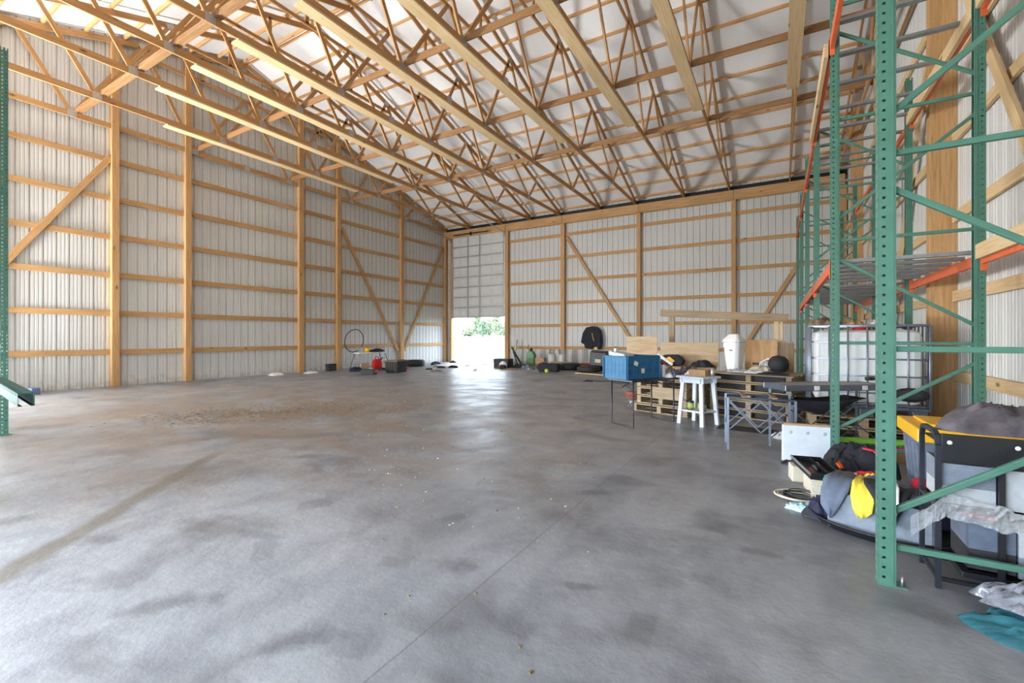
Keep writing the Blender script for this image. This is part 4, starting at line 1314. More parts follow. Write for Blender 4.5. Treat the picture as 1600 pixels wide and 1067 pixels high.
MB().lathe(C2(-0.26, 0.08, 1.13), [(0.012, 0), (0.012, 0.02)], 10).build('cap', 'black', sbt)
bo = thing('spray_bottle', 'white and blue bottle with red lid standing on the black table', 'bottle', (-1.53, 7.16, 0.68))
MB().lathe((-1.53, 7.16, 0.68), [(0.036, 0), (0.038, 0.01), (0.038, 0.17), (0.030, 0.19)], 16).build('body', 'whitepaint', bo)
MB().lathe((-1.53, 7.16, 0.87), [(0.032, 0), (0.034, 0.03), (0.030, 0.04)], 16).build('lid', 'red', bo)
tag(MB().lump((-1.43, 7.12, 0.68), (0.12, 0.12, 0.09), 6, 0, fold=0.6, n=14).build('paper_wad', 'whitecloth'), 'small white paper wad beside the red-lidded bottle', 'paper')
tag(MB().tube([(-1.65, 7.0, 0.69), (-1.62, 7.08, 0.86), (-1.60, 7.10, 0.97), (-1.66, 7.02, 1.01)], 0.005, 6).build('black_cable', 'black'), 'thin black cable looping over the end of the blue crate', 'cable')

# white stool
ws = thing('stool', 'white painted wooden bar stool with a lower shelf', 'stool', (-1.03, 7.2, 0))
W_ = frame2(-1.03, 7.205, R(-27))
ft = MB()
for k in range(4):
    ft.cbox(W_(0, -0.165 + k * 0.11, 0.70), (0.46, 0.104, 0.028), R(-27))
ft.build('seat', 'whitepaint', ws, bev=0.004)
for a in (-1, 1):
    for b_ in (-1, 1):
        MB().beam(W_(a * 0.15, b_ * 0.14, 0.686), W_(a * 0.195, b_ * 0.18, 0.0), 0.055, 0.055, up=(0.3, 1, 0)).build('leg', 'whitepaint', ws, bev=0.004)
ap = MB()
for a in (-1, 1):
    ap.beam(W_(a * 0.155, -0.19, 0.65), W_(a * 0.155, 0.19, 0.65), 0.02, 0.07)
    ap.beam(W_(-0.20, a * 0.155, 0.65), W_(0.20, a * 0.155, 0.65), 0.02, 0.07)
ap.build('apron', 'whitepaint', ws)
MB().cbox(W_(0, 0, 0.20), (0.38, 0.35, 0.022), R(-27)).build('shelf', 'whitepaint', ws)
for (a, b_, lab) in ((-0.09, -0.06, 'paint can with yellow-green label nearest the table side of the stool shelf'), (0.03, 0.03, 'small paint can in the middle of the stool shelf'), (0.12, -0.07, 'paint can with yellow-green label on the rack side of the stool shelf')):
    cn = thing('paint_can', lab, 'paint can', W_(a, b_, 0.211), 'paint cans on the white stool')
    MB().lathe(W_(a, b_, 0.211), [(0.048, 0), (0.05, 0.006), (0.05, 0.12), (0.046, 0.128)], 18).build('body', 'darkmetal', cn)
    MB().lathe(W_(a, b_, 0.225), [(0.0512, 0), (0.0512, 0.085)], 18).build('label', 'canyellow', cn)
tag(MB().cbox(W_(0.02, 0.02, 0.763), (0.26, 0.20, 0.095), R(-20)).build('cardboard_box', 'card', bev=0.004), 'open brown cardboard box on the white stool', 'box')
tag(MB().lathe(W_(0.19, 0.06, 0.715), [(0.03, 0), (0.032, 0.05), (0.028, 0.10), (0.02, 0.11)], 14).build('grey_jar', 'galv'), 'small grey jar beside the cardboard box on the stool', 'jar')


# pallets
def pallet(cx, cy, z, lx, ly, rz, mt='pallet', label=None, group=None, cat='pallet'):
    p = thing('pallet', label, cat, (cx, cy, z), group)
    F = frame2(cx, cy, rz)
    top = MB()
    n = 7
    for k in range(n):
        b_ = -ly / 2 + 0.05 + (ly - 0.10) * k / (n - 1)
        jit = random.uniform(-0.012, 0.012)
        top.cbox(F(jit, b_, z + 0.125), (lx + random.uniform(-.02, .02), 0.095, 0.018), rz)
    top.build('deck', mt, p)
    for a in (-1, 0, 1):
        MB().cbox(F(a * (lx / 2 - 0.04), 0, z + 0.067), (0.075, ly, 0.095), rz).build('stringer', mt, p)
    bot = MB()
    for k in (0, 1, 2):
        bot.cbox(F(0, (k - 1) * (ly / 2 - 0.06), z + 0.010), (lx, 0.10, 0.018), rz)
    bot.build('bottom_deck', mt, p)
    return p


a2 = R(-19.5)
hn = ['bottom', 'second', 'third', 'fourth', 'topmost']
cxs, cys = -0.40 + 0.165, 7.975 + 0.47
for k in range(5):
    pallet(cxs + random.uniform(-.01, .01), cys + random.uniform(-.01, .01), k * 0.143 + 0.003, 1.22, 1.0, a2,
           label='%s pallet of the tall stack under the white trash can' % hn[k], group='pallets under the white trash can')
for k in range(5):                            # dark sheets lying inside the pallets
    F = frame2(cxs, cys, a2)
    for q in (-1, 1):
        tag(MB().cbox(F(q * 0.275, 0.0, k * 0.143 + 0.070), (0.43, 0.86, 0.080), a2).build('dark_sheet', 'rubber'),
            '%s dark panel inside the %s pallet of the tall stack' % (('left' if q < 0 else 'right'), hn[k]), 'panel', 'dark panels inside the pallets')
a1 = R(-19)
cx1, cy1 = -1.66 + 0.10, 7.73 + 0.43
for k in range(4):
    pallet(cx1 - (0.03 if k == 0 else 0), cy1, k * 0.143 + 0.003, 1.02 if k == 0 else 0.92, 0.84, a1, mt='pallet',
           label='%s pallet of the low stack behind the black table' % hn[k], group='pallets behind the black table')
tb = frame2(cx1, cy1, a1)
mb = MB()
for k in range(5):
    mb.cbox(tb(0.02, -0.34 + 0.17 * k, 0.588), (0.98, 0.15, 0.022), a1)
mb.cbox(tb(0.1, -0.43, 0.35), (0.56, 0.02, 0.18), a1)
tag(mb.build('loose_boards', 'pallet'), 'loose weathered boards topping the low pallet stack', 'boards')
rb_ = thing('wire_basket', 'red checked basket on wire legs on the floor left of the pallets', 'basket', (-2.28, 8.3, 0))
MB().lathe((-2.30, 8.35, 0.13), [(0.10, 0), (0.14, 0.05), (0.155, 0.14), (0.13, 0.15)], 18).build('body', 'mud', rb_)
MB().lathe((-2.30, 8.35, 0.20), [(0.157, 0), (0.160, 0.06)], 18).build('band', 'brickred', rb_)
mb = MB()
for k in range(6):
    a = k * pi / 3
    mb.tube([(-2.30 + .12 * cos(a), 8.35 + .12 * sin(a), 0.14), (-2.30 + .07 * cos(a + .8), 8.35 + .07 * sin(a + .8), 0.07), (-2.30 + .12 * cos(a), 8.35 + .12 * sin(a), 0.0)], 0.005, 5)
mb.build('wire_legs', 'galv', rb_)

# workbench behind, plywood and rail
wb = thing('workbench', 'rough timber workbench behind the pallet stacks', 'workbench', (-1.75, 9.05, 0))
MB().box(-2.45, -1.0, 8.86, 9.34, 0.70, 0.735).build('top', 'ply', wb, bev=0.003)
for (x, y) in ((-2.16, 8.90), (-1.05, 8.90), (-2.16, 9.30), (-1.05, 9.30)):
    MB().box(x - .045, x + .045, y - .02, y + .02, 0, 0.70).build('leg', 'newwood', wb)
tag(MB().cbox((-2.40, 9.28, 1.02), (0.62, 0.018, 0.56), 0, -0.06).build('plywood_sheet', 'ply', bev=0.002), 'upright plywood sheet behind the blue crate', 'plywood sheet')
tag(MB().cbox((-1.50, 9.29, 0.96), (1.06, 0.018, 0.45), 0, -0.06).build('plywood_sheet', 'ply', bev=0.002), 'wide upright plywood sheet behind the clutter left of the trash can', 'plywood sheet')
tag(MB().cbox((-0.27, 9.36, 0.62), (0.52, 0.018, 1.24), 0, -0.03).build('plywood_sheet', 'ply2', bev=0.002), 'warm-toned plywood sheet right of the white trash can', 'plywood sheet')
tag(MB().cbox((0.12, 9.42, 0.60), (0.24, 0.02, 1.16), 0).build('board', 'oldwood'), 'short weathered board at the right end of the plywood', 'board')
rl = thing('rail_stand', 'long weathered plank raised on posts above the workbench', 'plank stand', (-1.0, 9.6, 0))
MB().beam((-2.10, 9.60, 1.79), (0.16, 9.60, 1.635), 0.04, 0.14).build('plank', 'oldwood', rl, bev=0.003)
MB().box(-1.93, -1.83, 9.63, 9.67, 0, 1.75).build('post', 'oldwood', rl)
MB().box(-0.07, 0.0, 9.63, 9.67, 0, 1.62).build('post', 'newwood', rl)
MB().box(0.03, 0.07, 9.63, 9.67, 0, 1.62).build('post', 'newwood', rl)
for k, (x, tilt) in enumerate(((0.00, 0.0), (0.085, 0.01), (0.16, 0.04))):
    tag(MB().tube([(x - tilt * 2, 9.52, 0.0), (x, 9.52, 0.9), (x + tilt, 9.52, 1.21)], [0.022, 0.022, 0.027], 8).build('wooden_stake', 'newwood'),
        ['pale wooden stake standing behind the black helmet, left of three', 'pale wooden stake standing behind the black helmet, middle of three', 'pale wooden stake behind the black helmet, leaning right of three'][k], 'stake', 'stakes behind the helmet')

# white trash can
tcn = thing('trash_can', 'tall white swing-top trash can on the tall pallet stack', 'trash can', (-0.67, 8.72, 0.722))
F = frame2(-0.66, 8.70, R(-26))
zt = 0.722


def taper(mb, F, ang, w0, d0, w1, d1, z0, z1, c0=0.05, mi=0):
    """eight-sided tapering tub"""
    k = len(mb.v)
    for (w_, d_, z) in ((w0, d0, z0), (w1, d1, z1)):
        q = [(-w_ / 2 + c0, -d_ / 2), (w_ / 2 - c0, -d_ / 2), (w_ / 2, -d_ / 2 + c0), (w_ / 2, d_ / 2 - c0), (w_ / 2 - c0, d_ / 2), (-w_ / 2 + c0, d_ / 2), (-w_ / 2, d_ / 2 - c0), (-w_ / 2, -d_ / 2 + c0)]
        for a, b_ in q:
            mb.v.append(F(a, b_, z))
    mb.face([k + i for i in range(8)][::-1], [(0, 0)] * 8, mi)
    mb.face([k + 8 + i for i in range(8)], [(0, 0)] * 8, mi)
    for i in range(8):
        j = (i + 1) % 8
        mb.face([k + i, k + j, k + 8 + j, k + 8 + i], [(0, 0)] * 4, mi)
    return mb


mb = taper(MB(), F, 0, 0.22, 0.22, 0.29, 0.29, zt, zt + 0.48)
mb.build('body', 'white', tcn, bev=0.015)
ld = taper(MB(), F, 0, 0.32, 0.32, 0.31, 0.31, zt + 0.48, zt + 0.52)
taper(ld, F, 0, 0.30, 0.30, 0.17, 0.10, zt + 0.52, zt + 0.62, 0.03)
ld.build('lid', 'white', tcn, bev=0.012)
MB().cbox(F(0.02, -0.138, zt + 0.34), (0.06, 0.004, 0.022), R(-26), -0.09).build('label', 'black', tcn)
MB().tube([F(-0.152, -0.05, zt + 0.47), F(-0.162, -0.05, zt + 0.40), F(-0.162, 0.05, zt + 0.40), F(-0.152, 0.05, zt + 0.47)], 0.012, 6).build('handle', 'white', tcn)
hb = thing('black_helmet', 'round black helmet on the right end of the tall pallet stack', 'helmet', (0.0, 8.32, 0.722))
MB().lathe((0.0, 8.42, 0.735), [(0.10, 0), (0.135, 0.04), (0.15, 0.12), (0.135, 0.19), (0.09, 0.24), (0.02, 0.262)], 22).build('shell', 'rubber', hb)
MB().tube([(-0.14, 8.36, 0.78), (-0.06, 8.26, 0.75), (0.06, 8.26, 0.75), (0.14, 8.36, 0.78)], 0.012, 6).build('strap', 'black', hb)
FS = frame2(cxs, cys, a2)
for (a, b_, sz, mt, lab, nm, sd_) in ((-0.22, -0.36, (.36, .22, .075), 'greyfab2', 'pale blue-grey cloth at the foot of the trash can', 'cloth', 51), (0.02, -0.38, (.30, .20, .07), 'whitecloth', 'crumpled white cloth in the middle of the pallet top', 'cloth', 52),
                                      (0.30, -0.40, (.44, .16, .045), 'navy', 'dark blue cloth spread before the black helmet', 'cloth', 53), (0.0, 0.02, (.42, .36, .13), 'beige', 'pale bundle of plastic sheeting behind the white cloth', 'plastic sheeting', 54),
                                      (-0.02, 0.36, (.40, .2, .22), 'whitecloth', 'curved white plastic hoop and wrap behind the sheeting', 'plastic wrap', 56)):
    tag(MB().lump(FS(a, b_, 0.722), sz, sd_, a2, fold=0.8, freq=4).build(nm, mt), lab, nm)
tag(MB().tube([FS(-0.16, 0.24, 0.73), FS(-0.11, 0.24, 0.86), FS(0.0, 0.24, 0.93), FS(0.12, 0.24, 0.88), FS(0.20, 0.24, 0.74)], 0.014, 7).build('white_hoop', 'whitecloth'), 'white plastic hoop arching over the pallet top', 'hoop')
for k in range(3):
    tag(MB().lathe(FS(-0.08 + 0.035 * k, -0.12, 0.84), [(0.014, 0), (0.014, 0.035)], 10).build('small_jar', 'black'), ['left tiny black jar on the sheeting', 'middle tiny black jar on the sheeting', 'right tiny black jar on the sheeting'][k], 'jar', 'tiny jars on the sheeting')

# clutter on the low stack and the bench
ZT = 0.60
for (a, b_, z, sz, mt, lab, nm, sd_) in ((-0.30, 0.05, ZT, (.30, .3, .12), 'rubber', 'dark rag heap on the low pallet stack beside the red-lidded bottle', 'rag heap', 61),
                                         (0.06, -0.14, ZT, (.28, .24, .20), 'slate', 'slate blue bag on the low pallet stack behind the cardboard box', 'bag', 62),
                                         (0.36, -0.13, ZT, (.22, .26, .18), 'whitecloth', 'heap of white and violet papers behind the cardboard box', 'papers', 63),
                                         (0.12, 0.25, ZT, (.50, .3, .24), 'blanket', 'brown patterned cloth heap before the wide plywood', 'cloth', 64),
                                         (-0.25, 0.30, ZT, (.3, .2, .20), 'mud', 'brown rag heap at the left of the low pallet stack', 'rag heap', 65)):
    tag(MB().lump(tb(a, b_, z), sz, sd_, a1, fold=0.8, freq=4).build(nm.replace(' ', '_'), mt), lab, nm)
tag(MB().lump((-1.22, 8.98, 0.735), (0.42, 0.22, 0.17), 66, 0, fold=0.8, freq=4).build('black_cloth', 'blackcloth'), 'black cloth heap left of the white trash can', 'cloth')
hat = thing('toolbag', 'black and yellow bag with a white strap on the workbench', 'bag', (-1.80, 9.05, 0.735))
MB().prism([(-.22, .04), (.02, .0), (.22, .02), (.24, .12), (.12, .22), (-.14, .21)], (-1.78, 9.0, 0.735), (1, 0, 0), (0, 0, 1), (0, 0.18, 0)).build('body', 'blackcloth', hat, bev=0.03)
MB().prism([(-.12, .13), (.02, .05), (.08, .10), (-.02, .18)], (-1.78, 8.985, 0.735), (1, 0, 0), (0, 0, 1), (0, 0.012, 0)).build('panel', 'yellow', hat)
MB().beam((-2.02, 8.97, 0.96), (-1.74, 8.97, 0.76), 0.02, 0.05).build('strap', 'whitecloth', hat)
tag(MB().lathe(tb(-0.12, -0.22, ZT), [(0.04, 0), (0.065, 0.05), (0.06, 0.10), (0.02, 0.125)], 14).build('yellow_ball', 'tennis'), 'yellow-green ball among the rags on the low pallet stack', 'ball')
mg = thing('mug', 'black mug on the low pallet stack', 'mug', tb(-0.34, -0.26, ZT))
MB().lathe(tb(-0.34, -0.26, ZT), [(0.04, 0), (0.045, 0.01), (0.045, 0.10), (0.04, 0.10)], 16).build('body', 'black', mg)
MB().tube([tb(-0.385, -0.26, ZT + .08), tb(-0.42, -0.26, ZT + .07), tb(-0.42, -0.26, ZT + .03), tb(-0.385, -0.26, ZT + .02)], 0.007, 6).build('handle', 'black', mg)
tag(MB().beam(tb(-0.30, -0.34, ZT + 0.012), tb(0.05, -0.38, ZT + 0.012), 0.022, 0.02).build('red_stick', 'redcloth'), 'thin red and white stick lying along the edge of the low pallet stack', 'stick')
tag(MB().beam(tb(-0.46, -0.40, ZT + 0.01), tb(0.0, -0.41, ZT + 0.01), 0.06, 0.018).build('batten', 'newwood'), 'pale batten along the front edge of the low pallet stack', 'batten')

# rubber mat
tag(MB().cbox((-0.33, 7.06, 0.006), (0.82, 0.36, 0.012), R(-6)).build('rubber_mat', 'rubber'), 'black rubber mat on the floor before the tall pallet stack', 'mat')

# folding camp tables
def scissor(mb, p0, p1, z0, z1, r_=0.007):
    """crossing bars between two uprights"""
    n = 2
    for k in range(n):
        a = V(p0).lerp(V(p1), k / n)
        b_ = V(p0).lerp(V(p1), (k + 1) / n)
        mb.beam((a.x, a.y, z0), (b_.x, b_.y, z1), 0.006, 0.013)
        mb.beam((a.x, a.y, z1), (b_.x, b_.y, z0), 0.006, 0.013)


c1 = thing('camp_table', 'low folding camp table frame without a top, dark grey scissor legs', 'folding table', (-0.18, 5.94, 0))
q4 = [(-0.50, 5.74), (0.16, 5.76), (0.14, 6.16), (-0.56, 6.14)]
for (x, y) in q4:
    MB().beam((x, y, 0), (x, y, 0.60), 0.025, 0.025, up=(0, 1, 0)).build('leg', 'campmetal', c1)
mb = MB()
for i in (0, 2):
    a, b_ = q4[i], q4[(i + 1) % 4]
    mb.beam((a[0], a[1], 0.60), (b_[0], b_[1], 0.60), 0.022, 0.022)
mb.build('rail', 'darkmetal', c1)
mb = MB()
scissor(mb, (q4[0][0], q4[0][1] + .02, 0), (q4[1][0], q4[1][1] + .02, 0), 0.22, 0.56)
scissor(mb, (q4[3][0], q4[3][1] - .02, 0), (q4[2][0], q4[2][1] - .02, 0), 0.22, 0.56)
mb.beam((q4[0][0], q4[0][1], .25), (q4[3][0], q4[3][1], .55), 0.008, 0.02)
mb.beam((q4[0][0], q4[0][1], .55), (q4[3][0], q4[3][1], .25), 0.008, 0.02)
mb.build('scissor_brace', 'campmetal', c1)
for x in (-0.36, -0.06):
    MB().cbox((x, 5.94, 0.622), (0.05, 0.50, 0.015), 0.12).build('slat', 'oldwood', c1)

c2_ = thing('camp_table', 'taller folding camp table with grey aluminium tray top beside the caged tank', 'folding table', (0.55, 6.4, 0))
G = frame2(0.46, 6.38, R(35))
LX, LY = 1.20, 0.38
MB().cbox(G(0, 0, 0.745), (LX, LY, 0.012), R(35)).build('tabletop', 'traytop', c2_)
mb = MB()
for s_ in (-1, 1):
    mb.cbox(G(0, s_ * LY / 2, 0.722), (LX + 0.03, 0.018, 0.07), R(35))
    mb.cbox(G(s_ * LX / 2, 0, 0.722), (0.018, LY, 0.07), R(35))
mb.build('rim', 'campmetal', c2_, bev=0.008)
for a in (-0.25, 0.32):
    MB().cbox(G(a, -LY / 2 - 0.014, 0.722), (0.06, 0.014, 0.05), R(35)).build('bracket', 'white', c2_, bev=0.004)
for a in (-1, 1):
    for b_ in (-1, 1):
        MB().beam(G(a * (LX / 2 - .05), b_ * (LY / 2 - .02), 0), G(a * (LX / 2 - .05), b_ * (LY / 2 - .02), 0.69), 0.025, 0.025, up=(0, 1, 0)).build('leg', 'campmetal', c2_)
mb = MB()
for b_ in (-1, 1):
    scissor(mb, G(-LX / 2 + .05, b_ * (LY / 2 - .045), 0), G(LX / 2 - .05, b_ * (LY / 2 - .045), 0), 0.10, 0.50)
mb.build('scissor_brace', 'campmetal', c2_)
MB().cbox(G(0, -LY / 2 + 0.045, 0.30), (0.06, 0.03, 0.05), R(35)).build('hub', 'white', c2_)
sl = thing('fabric_sling', 'black cloth storage sling hanging under the camp table', 'sling', G(-0.1, 0, 0.42))
mb = MB()
k0 = 0
nn = 16
for i in range(nn + 1):
    for j in (0, 1, 2, 3):
        a = -0.52 + 0.90 * i / nn
        sag = 0.18 * sin(pi * i / nn) * (1 if j in (1, 2) else 0.15)
        mb.v.append(G(a, (-0.15, -0.07, 0.07, 0.15)[j], 0.60 - sag))
for i in range(nn):
    for j in range(3):
        a = i * 4 + j
        mb.face([a, a + 4, a + 5, a + 1], [(0, 0)] * 4, 0, True)
so = mb.build('body', 'blackcloth', sl)
sm = so.modifiers.new('solid', 'SOLIDIFY')
sm.thickness = 0.012
for a in (-0.28, 0.0, 0.3):
    MB().beam(G(a, -0.15, 0.60), G(a, -0.15, 0.70), 0.025, 0.004, up=(1, 0, 0)).build('strap', 'black', sl)
tag(MB().lump(G(0.02, 0.02, 0.0), (0.75, 0.26, 0.30), 71, R(35), fold=0.6).build('black_bag', 'blackcloth'), 'large black bag on the floor under the taller camp table', 'bag')
tag(MB().lump((0.12, 6.75, 0), (0.40, 0.25, 0.12), 72, 0.2, fold=0.8).build('grey_cloth', 'greyfab2'), 'crumpled grey cloth on the floor behind the left camp table legs', 'cloth')

# foam strips and scooter
tag(MB().cbox((1.02, 6.02, 0.115), (0.95, 0.10, 0.03), 0.25).build('foam_strip', 'pink'), 'bright pink foam strip on the floor under the racks', 'foam strip')
tag(MB().cbox((0.92, 6.22, 0.165), (0.75, 0.10, 0.04), 0.25).build('foam_strip', 'lime'), 'lime green foam strip lying behind the pink one', 'foam strip')
tag(MB().cbox((0.98, 6.12, 0.05), (1.0, 0.36, 0.10), 0.25).build('cardboard_slab', 'card'), 'flat cardboard bundle under the pink and lime foam strips', 'cardboard')
sc = thing('scooter', 'lime green kick scooter handlebar leaning on the caged tank', 'scooter', (1.06, 6.9, 0))
MB().beam((1.10, 6.72, 0.06), (1.04, 6.98, 0.78), 0.03, 0.03).build('stem', 'lime', sc)
MB().tube([(0.94, 6.90, 0.79), (1.14, 6.98, 0.79)], 0.013, 8).build('handlebar', 'black', sc)
for a, b_ in (((0.91, 6.888, 0.79), (0.99, 6.92, 0.79)), ((1.09, 6.96, 0.79), (1.17, 6.992, 0.79))):
    MB().tube([a, b_], 0.022, 8).build('grip', 'rubber', sc)
MB().cbox((1.12, 6.60, 0.06), (0.10, 0.5, 0.02), 0.2).build('deck', 'lime', sc)
for y in (6.38, 6.78):
    MB().lathe((1.12, y, 0.05), [(0.05, -0.012), (0.05, 0.012)], 16, axis=(1, 0, 0)).build('wheel', 'rubber', sc)

# caged tank (IBC)
for k in range(2):
    pallet(0.93, 7.54, k * 0.143 + 0.003, 1.16, 0.90, 0.0, label=['lower', 'upper'][k] + ' wooden pallet under the caged white tank', group='pallets under the caged tank')
ib = thing('caged_tank', 'white liquid tank in a galvanised wire cage between the racks', 'tank', (0.95, 7.54, 0.29))
x0, x1, y0, y1, z0, z1 = 0.365, 1.535, 7.08, 8.00, 0.29, 1.43
MB().box(x0 + 0.04, x1 - 0.04, y0 + 0.04, y1 - 0.04, z0 + 0.16, z1 - 0.05).build('vessel', 'tank', ib, bev=0.09)
mb = MB()
for xx in (x0 + 0.08, (x0 + x1) / 2, x1 - 0.08):
    mb.box(xx - .07, xx + .07, y0 + .02, y1 - .02, z0, z0 + 0.11)
mb.box(x0, x1, y0, y1, z0 + 0.11, z0 + 0.15)
mb.build('base', 'campmetal', ib, bev=0.008)
cg = MB()
for z in (z0 + 0.17, 0.60, 0.81, 1.02, 1.23, z1):
    r_ = 0.016 if z in (z1,) else 0.011
    cg.tube([(x0, y0, z), (x1, y0, z), (x1, y1, z), (x0, y1, z)], r_, 6, closed=True)
for k in range(7):
    xx = x0 + (x1 - x0) * k / 6
    for yy in (y0 - 0.012, y1 + 0.012):
        cg.tube([(xx, yy, z0 + 0.12), (xx, yy, z1)], 0.011, 6)
for k in range(6):
    yy = y0 + (y1 - y0) * k / 5
    for xx in (x0 - 0.012, x1 + 0.012):
        cg.tube([(xx, yy, z0 + 0.12), (xx, yy, z1)], 0.011, 6)
cg.build('cage', 'cage', ib)
for (a, b_) in (((x0, 7.35, z1 + .012), (x1, 7.35, z1 + .012)), ((x0, 7.75, z1 + .012), (x1, 7.75, z1 + .012))):
    MB().tube([a, b_], 0.014, 6).build('top_bar', 'galv', ib)
MB().lathe((0.95, 7.55, z1 - 0.06), [(0.10, 0), (0.10, 0.05), (0.07, 0.06)], 18).build('cap', 'red', ib)
MB().lathe((1.36, 7.07, 0.60), [(0.10, -0.03), (0.12, 0.0), (0.12, 0.035), (0.06, 0.05)], 18, axis=(0, -1, 0), sx=1.4, sy=0.7).build('drain', 'rubber', ib)
for (x, y, sz, mt, lab, nm, sd_) in ((0.55, 7.55, (.34, .30, .15), 'mud', 'brown leafy debris heap on top of the caged tank', 'debris heap', 81), (0.86, 7.55, (.22, .24, .08), 'card', 'small brown cardboard scrap heap on the caged tank', 'scrap heap', 82),
                                     (1.14, 7.55, (.22, .2, .10), 'whitecloth', 'rolled pale cloth on top of the caged tank', 'cloth', 83)):
    tag(MB().lump((x, y, z1 + 0.026), sz, sd_, 0.3, fold=0.9, freq=6).build(nm.replace(' ', '_'), mt), lab, nm)

# ------------------------------------------------------------------ floor clutter between the near racks
wp = thing('cooler_panel', 'white plastic-wrapped panel standing on the floor in front of the racks', 'panel', (0.25, 5.55, 0))
MB().cbox((0.255, 5.565, 0.19), (0.45, 0.05, 0.38), R(9), 0.06).build('body', 'whitepaint', wp, bev=0.008)
MB().cbox((0.26, 5.58, 0.388), (0.42, 0.045, 0.014), R(9)).build('edge', 'card', wp)
for a in (-0.15, 0.0, 0.15):
    MB().lathe((0.252 + a * cos(R(9)), 5.535 + a * sin(R(9)), 0.31), [(0.022, 0), (0.016, 0.004)], 8, axis=(0, -1, 0)).build('fixing', 'galv', wp)
bp = thing('backpack', 'black backpack with orange straps slumped at the foot of the rack', 'backpack', (0.66, 5.2, 0.0))
MB().lump((0.64, 5.20, 0.053), (0.60, 0.40, 0.32), 91, R(-12), fold=0.5, freq=3.2).build('body', 'blackcloth', bp)
MB().lump((0.50, 5.06, 0.055), (0.34, 0.24, 0.17), 92, R(-30), fold=0.4, freq=2.2).build('pocket', 'blackcloth', bp)
MB().cbox((0.465, 4.955, 0.16), (0.035, 0.10, 0.018), R(25), 0.5).build('strap', 'orangecloth', bp, bev=0.004)
MB().strip([(0.66, 5.08, 0.30), (0.72, 5.02, 0.30), (0.80, 4.98, 0.22)], 0.035, 0.012).build('strap', 'redcloth', bp)
MB().strip([(0.52, 5.10, 0.29), (0.46, 5.02, 0.24), (0.44, 4.96, 0.17)], 0.03, 0.012).build('strap', 'black', bp)
tag(MB().lump((0.73, 4.80, 0.053), (0.26, 0.20, 0.10), 93, R(-20), fold=0.8, freq=5).build('camo_trousers', 'blanket'), 'dark patterned trousers on the cardboard right of the backpack', 'trousers')
tag(MB().cbox((0.58, 4.98, 0.027), (0.62, 0.70, 0.05), R(-12)).build('cardboard_sheet', 'card', bev=0.004), 'flat brown cardboard under the backpack', 'cardboard')
dbx = thing('drawer_box', 'beige plastic drawer box under the tool tray', 'drawer box', (0.30, 4.52, 0))
MB().cbox((0.31, 4.50, 0.085), (0.20, 0.36, 0.17), R(8)).build('body', 'beige', dbx, bev=0.008)
for k in range(3):
    MB().cbox((0.305, 4.318, 0.035 + 0.05 * k), (0.17, 0.008, 0.042), R(8)).build('drawer', 'beige', dbx, bev=0.003)
tag(MB().cbox((0.21, 4.86, 0.07), (0.24, 0.16, 0.14), R(10)).build('beige_bin', 'beige', bev=0.008), 'small beige bin behind the tool tray', 'bin')
tt = thing('tool_tray', 'open black tray of small tools tilted on the beige drawer box', 'tray', (0.27, 4.54, 0.175))
K = frame2(0.27, 4.54, R(12))
mb = MB().cbox(K(0, 0, 0.182), (0.22, 0.56, 0.008), R(12))
for (a, b_, sx_, sy_) in ((-0.11, 0, .008, .56), (0.11, 0, .008, .56), (0, -0.28, .22, .008), (0, 0.28, .22, .008), (0.02, 0, .005, .5)):
    mb.cbox(K(a, b_, 0.205), (sx_, sy_, 0.05), R(12))
mb.build('body', 'black', tt)
MB().cbox(K(-0.116, 0, 0.222), (0.008, 0.58, 0.02), R(12)).build('edge', 'galv', tt)
for k in range(7):
    mt = ['redcloth', 'teal', 'rubber', 'galv', 'darkmetal', 'whitecloth', 'galv'][k]
    lb = ['red-handled', 'teal-handled', 'black', 'steel', 'dark steel', 'white', 'short steel'][k] + ' hand tool lying in the open tool tray'
    tag(MB().beam(K(-0.07 + 0.02 * k, -0.2 + 0.05 * k, 0.196), K(-0.06 + 0.02 * k, -0.04 + 0.04 * k, 0.200), 0.018, 0.014).build('hand_tool', mt), lb, 'tool', 'tools in the open tray')
# cables
for k, (rr_, th, mt, lab) in enumerate(((0.15, 0.008, 'beige', 'pale cable looped on the floor beside the drawer box'), (0.11, 0.005, 'rubber', 'thin dark cable coiled on the floor inside the pale cable'), (0.13, 0.004, 'darkmetal', 'second thin dark cable tangled with the pale one'))):
    pts = []
    for i in range(60):
        a = 2 * pi * i / 24 + k
        pts.append((0.14 + (rr_ + 0.02 * sin(a * 0.37 + k)) * cos(a) + 0.02 * k, 4.27 + (rr_ + 0.02 * cos(a * .61)) * sin(a) * 0.8 + .02 * k, 0.008 + 0.012 * (1 + sin(a * 0.7 + k)) + 0.006 * k))
    tag(MB().tube(pts, th, 6).build('cable', mt), lab, 'cable')
tag(MB().lump((0.10, 5.42, 0), (0.16, 0.14, 0.05), 95, 0, fold=0.9, freq=5, n=14).build('black_clip', 'rubber'), 'small black gadget on the floor before the white panel', 'gadget')

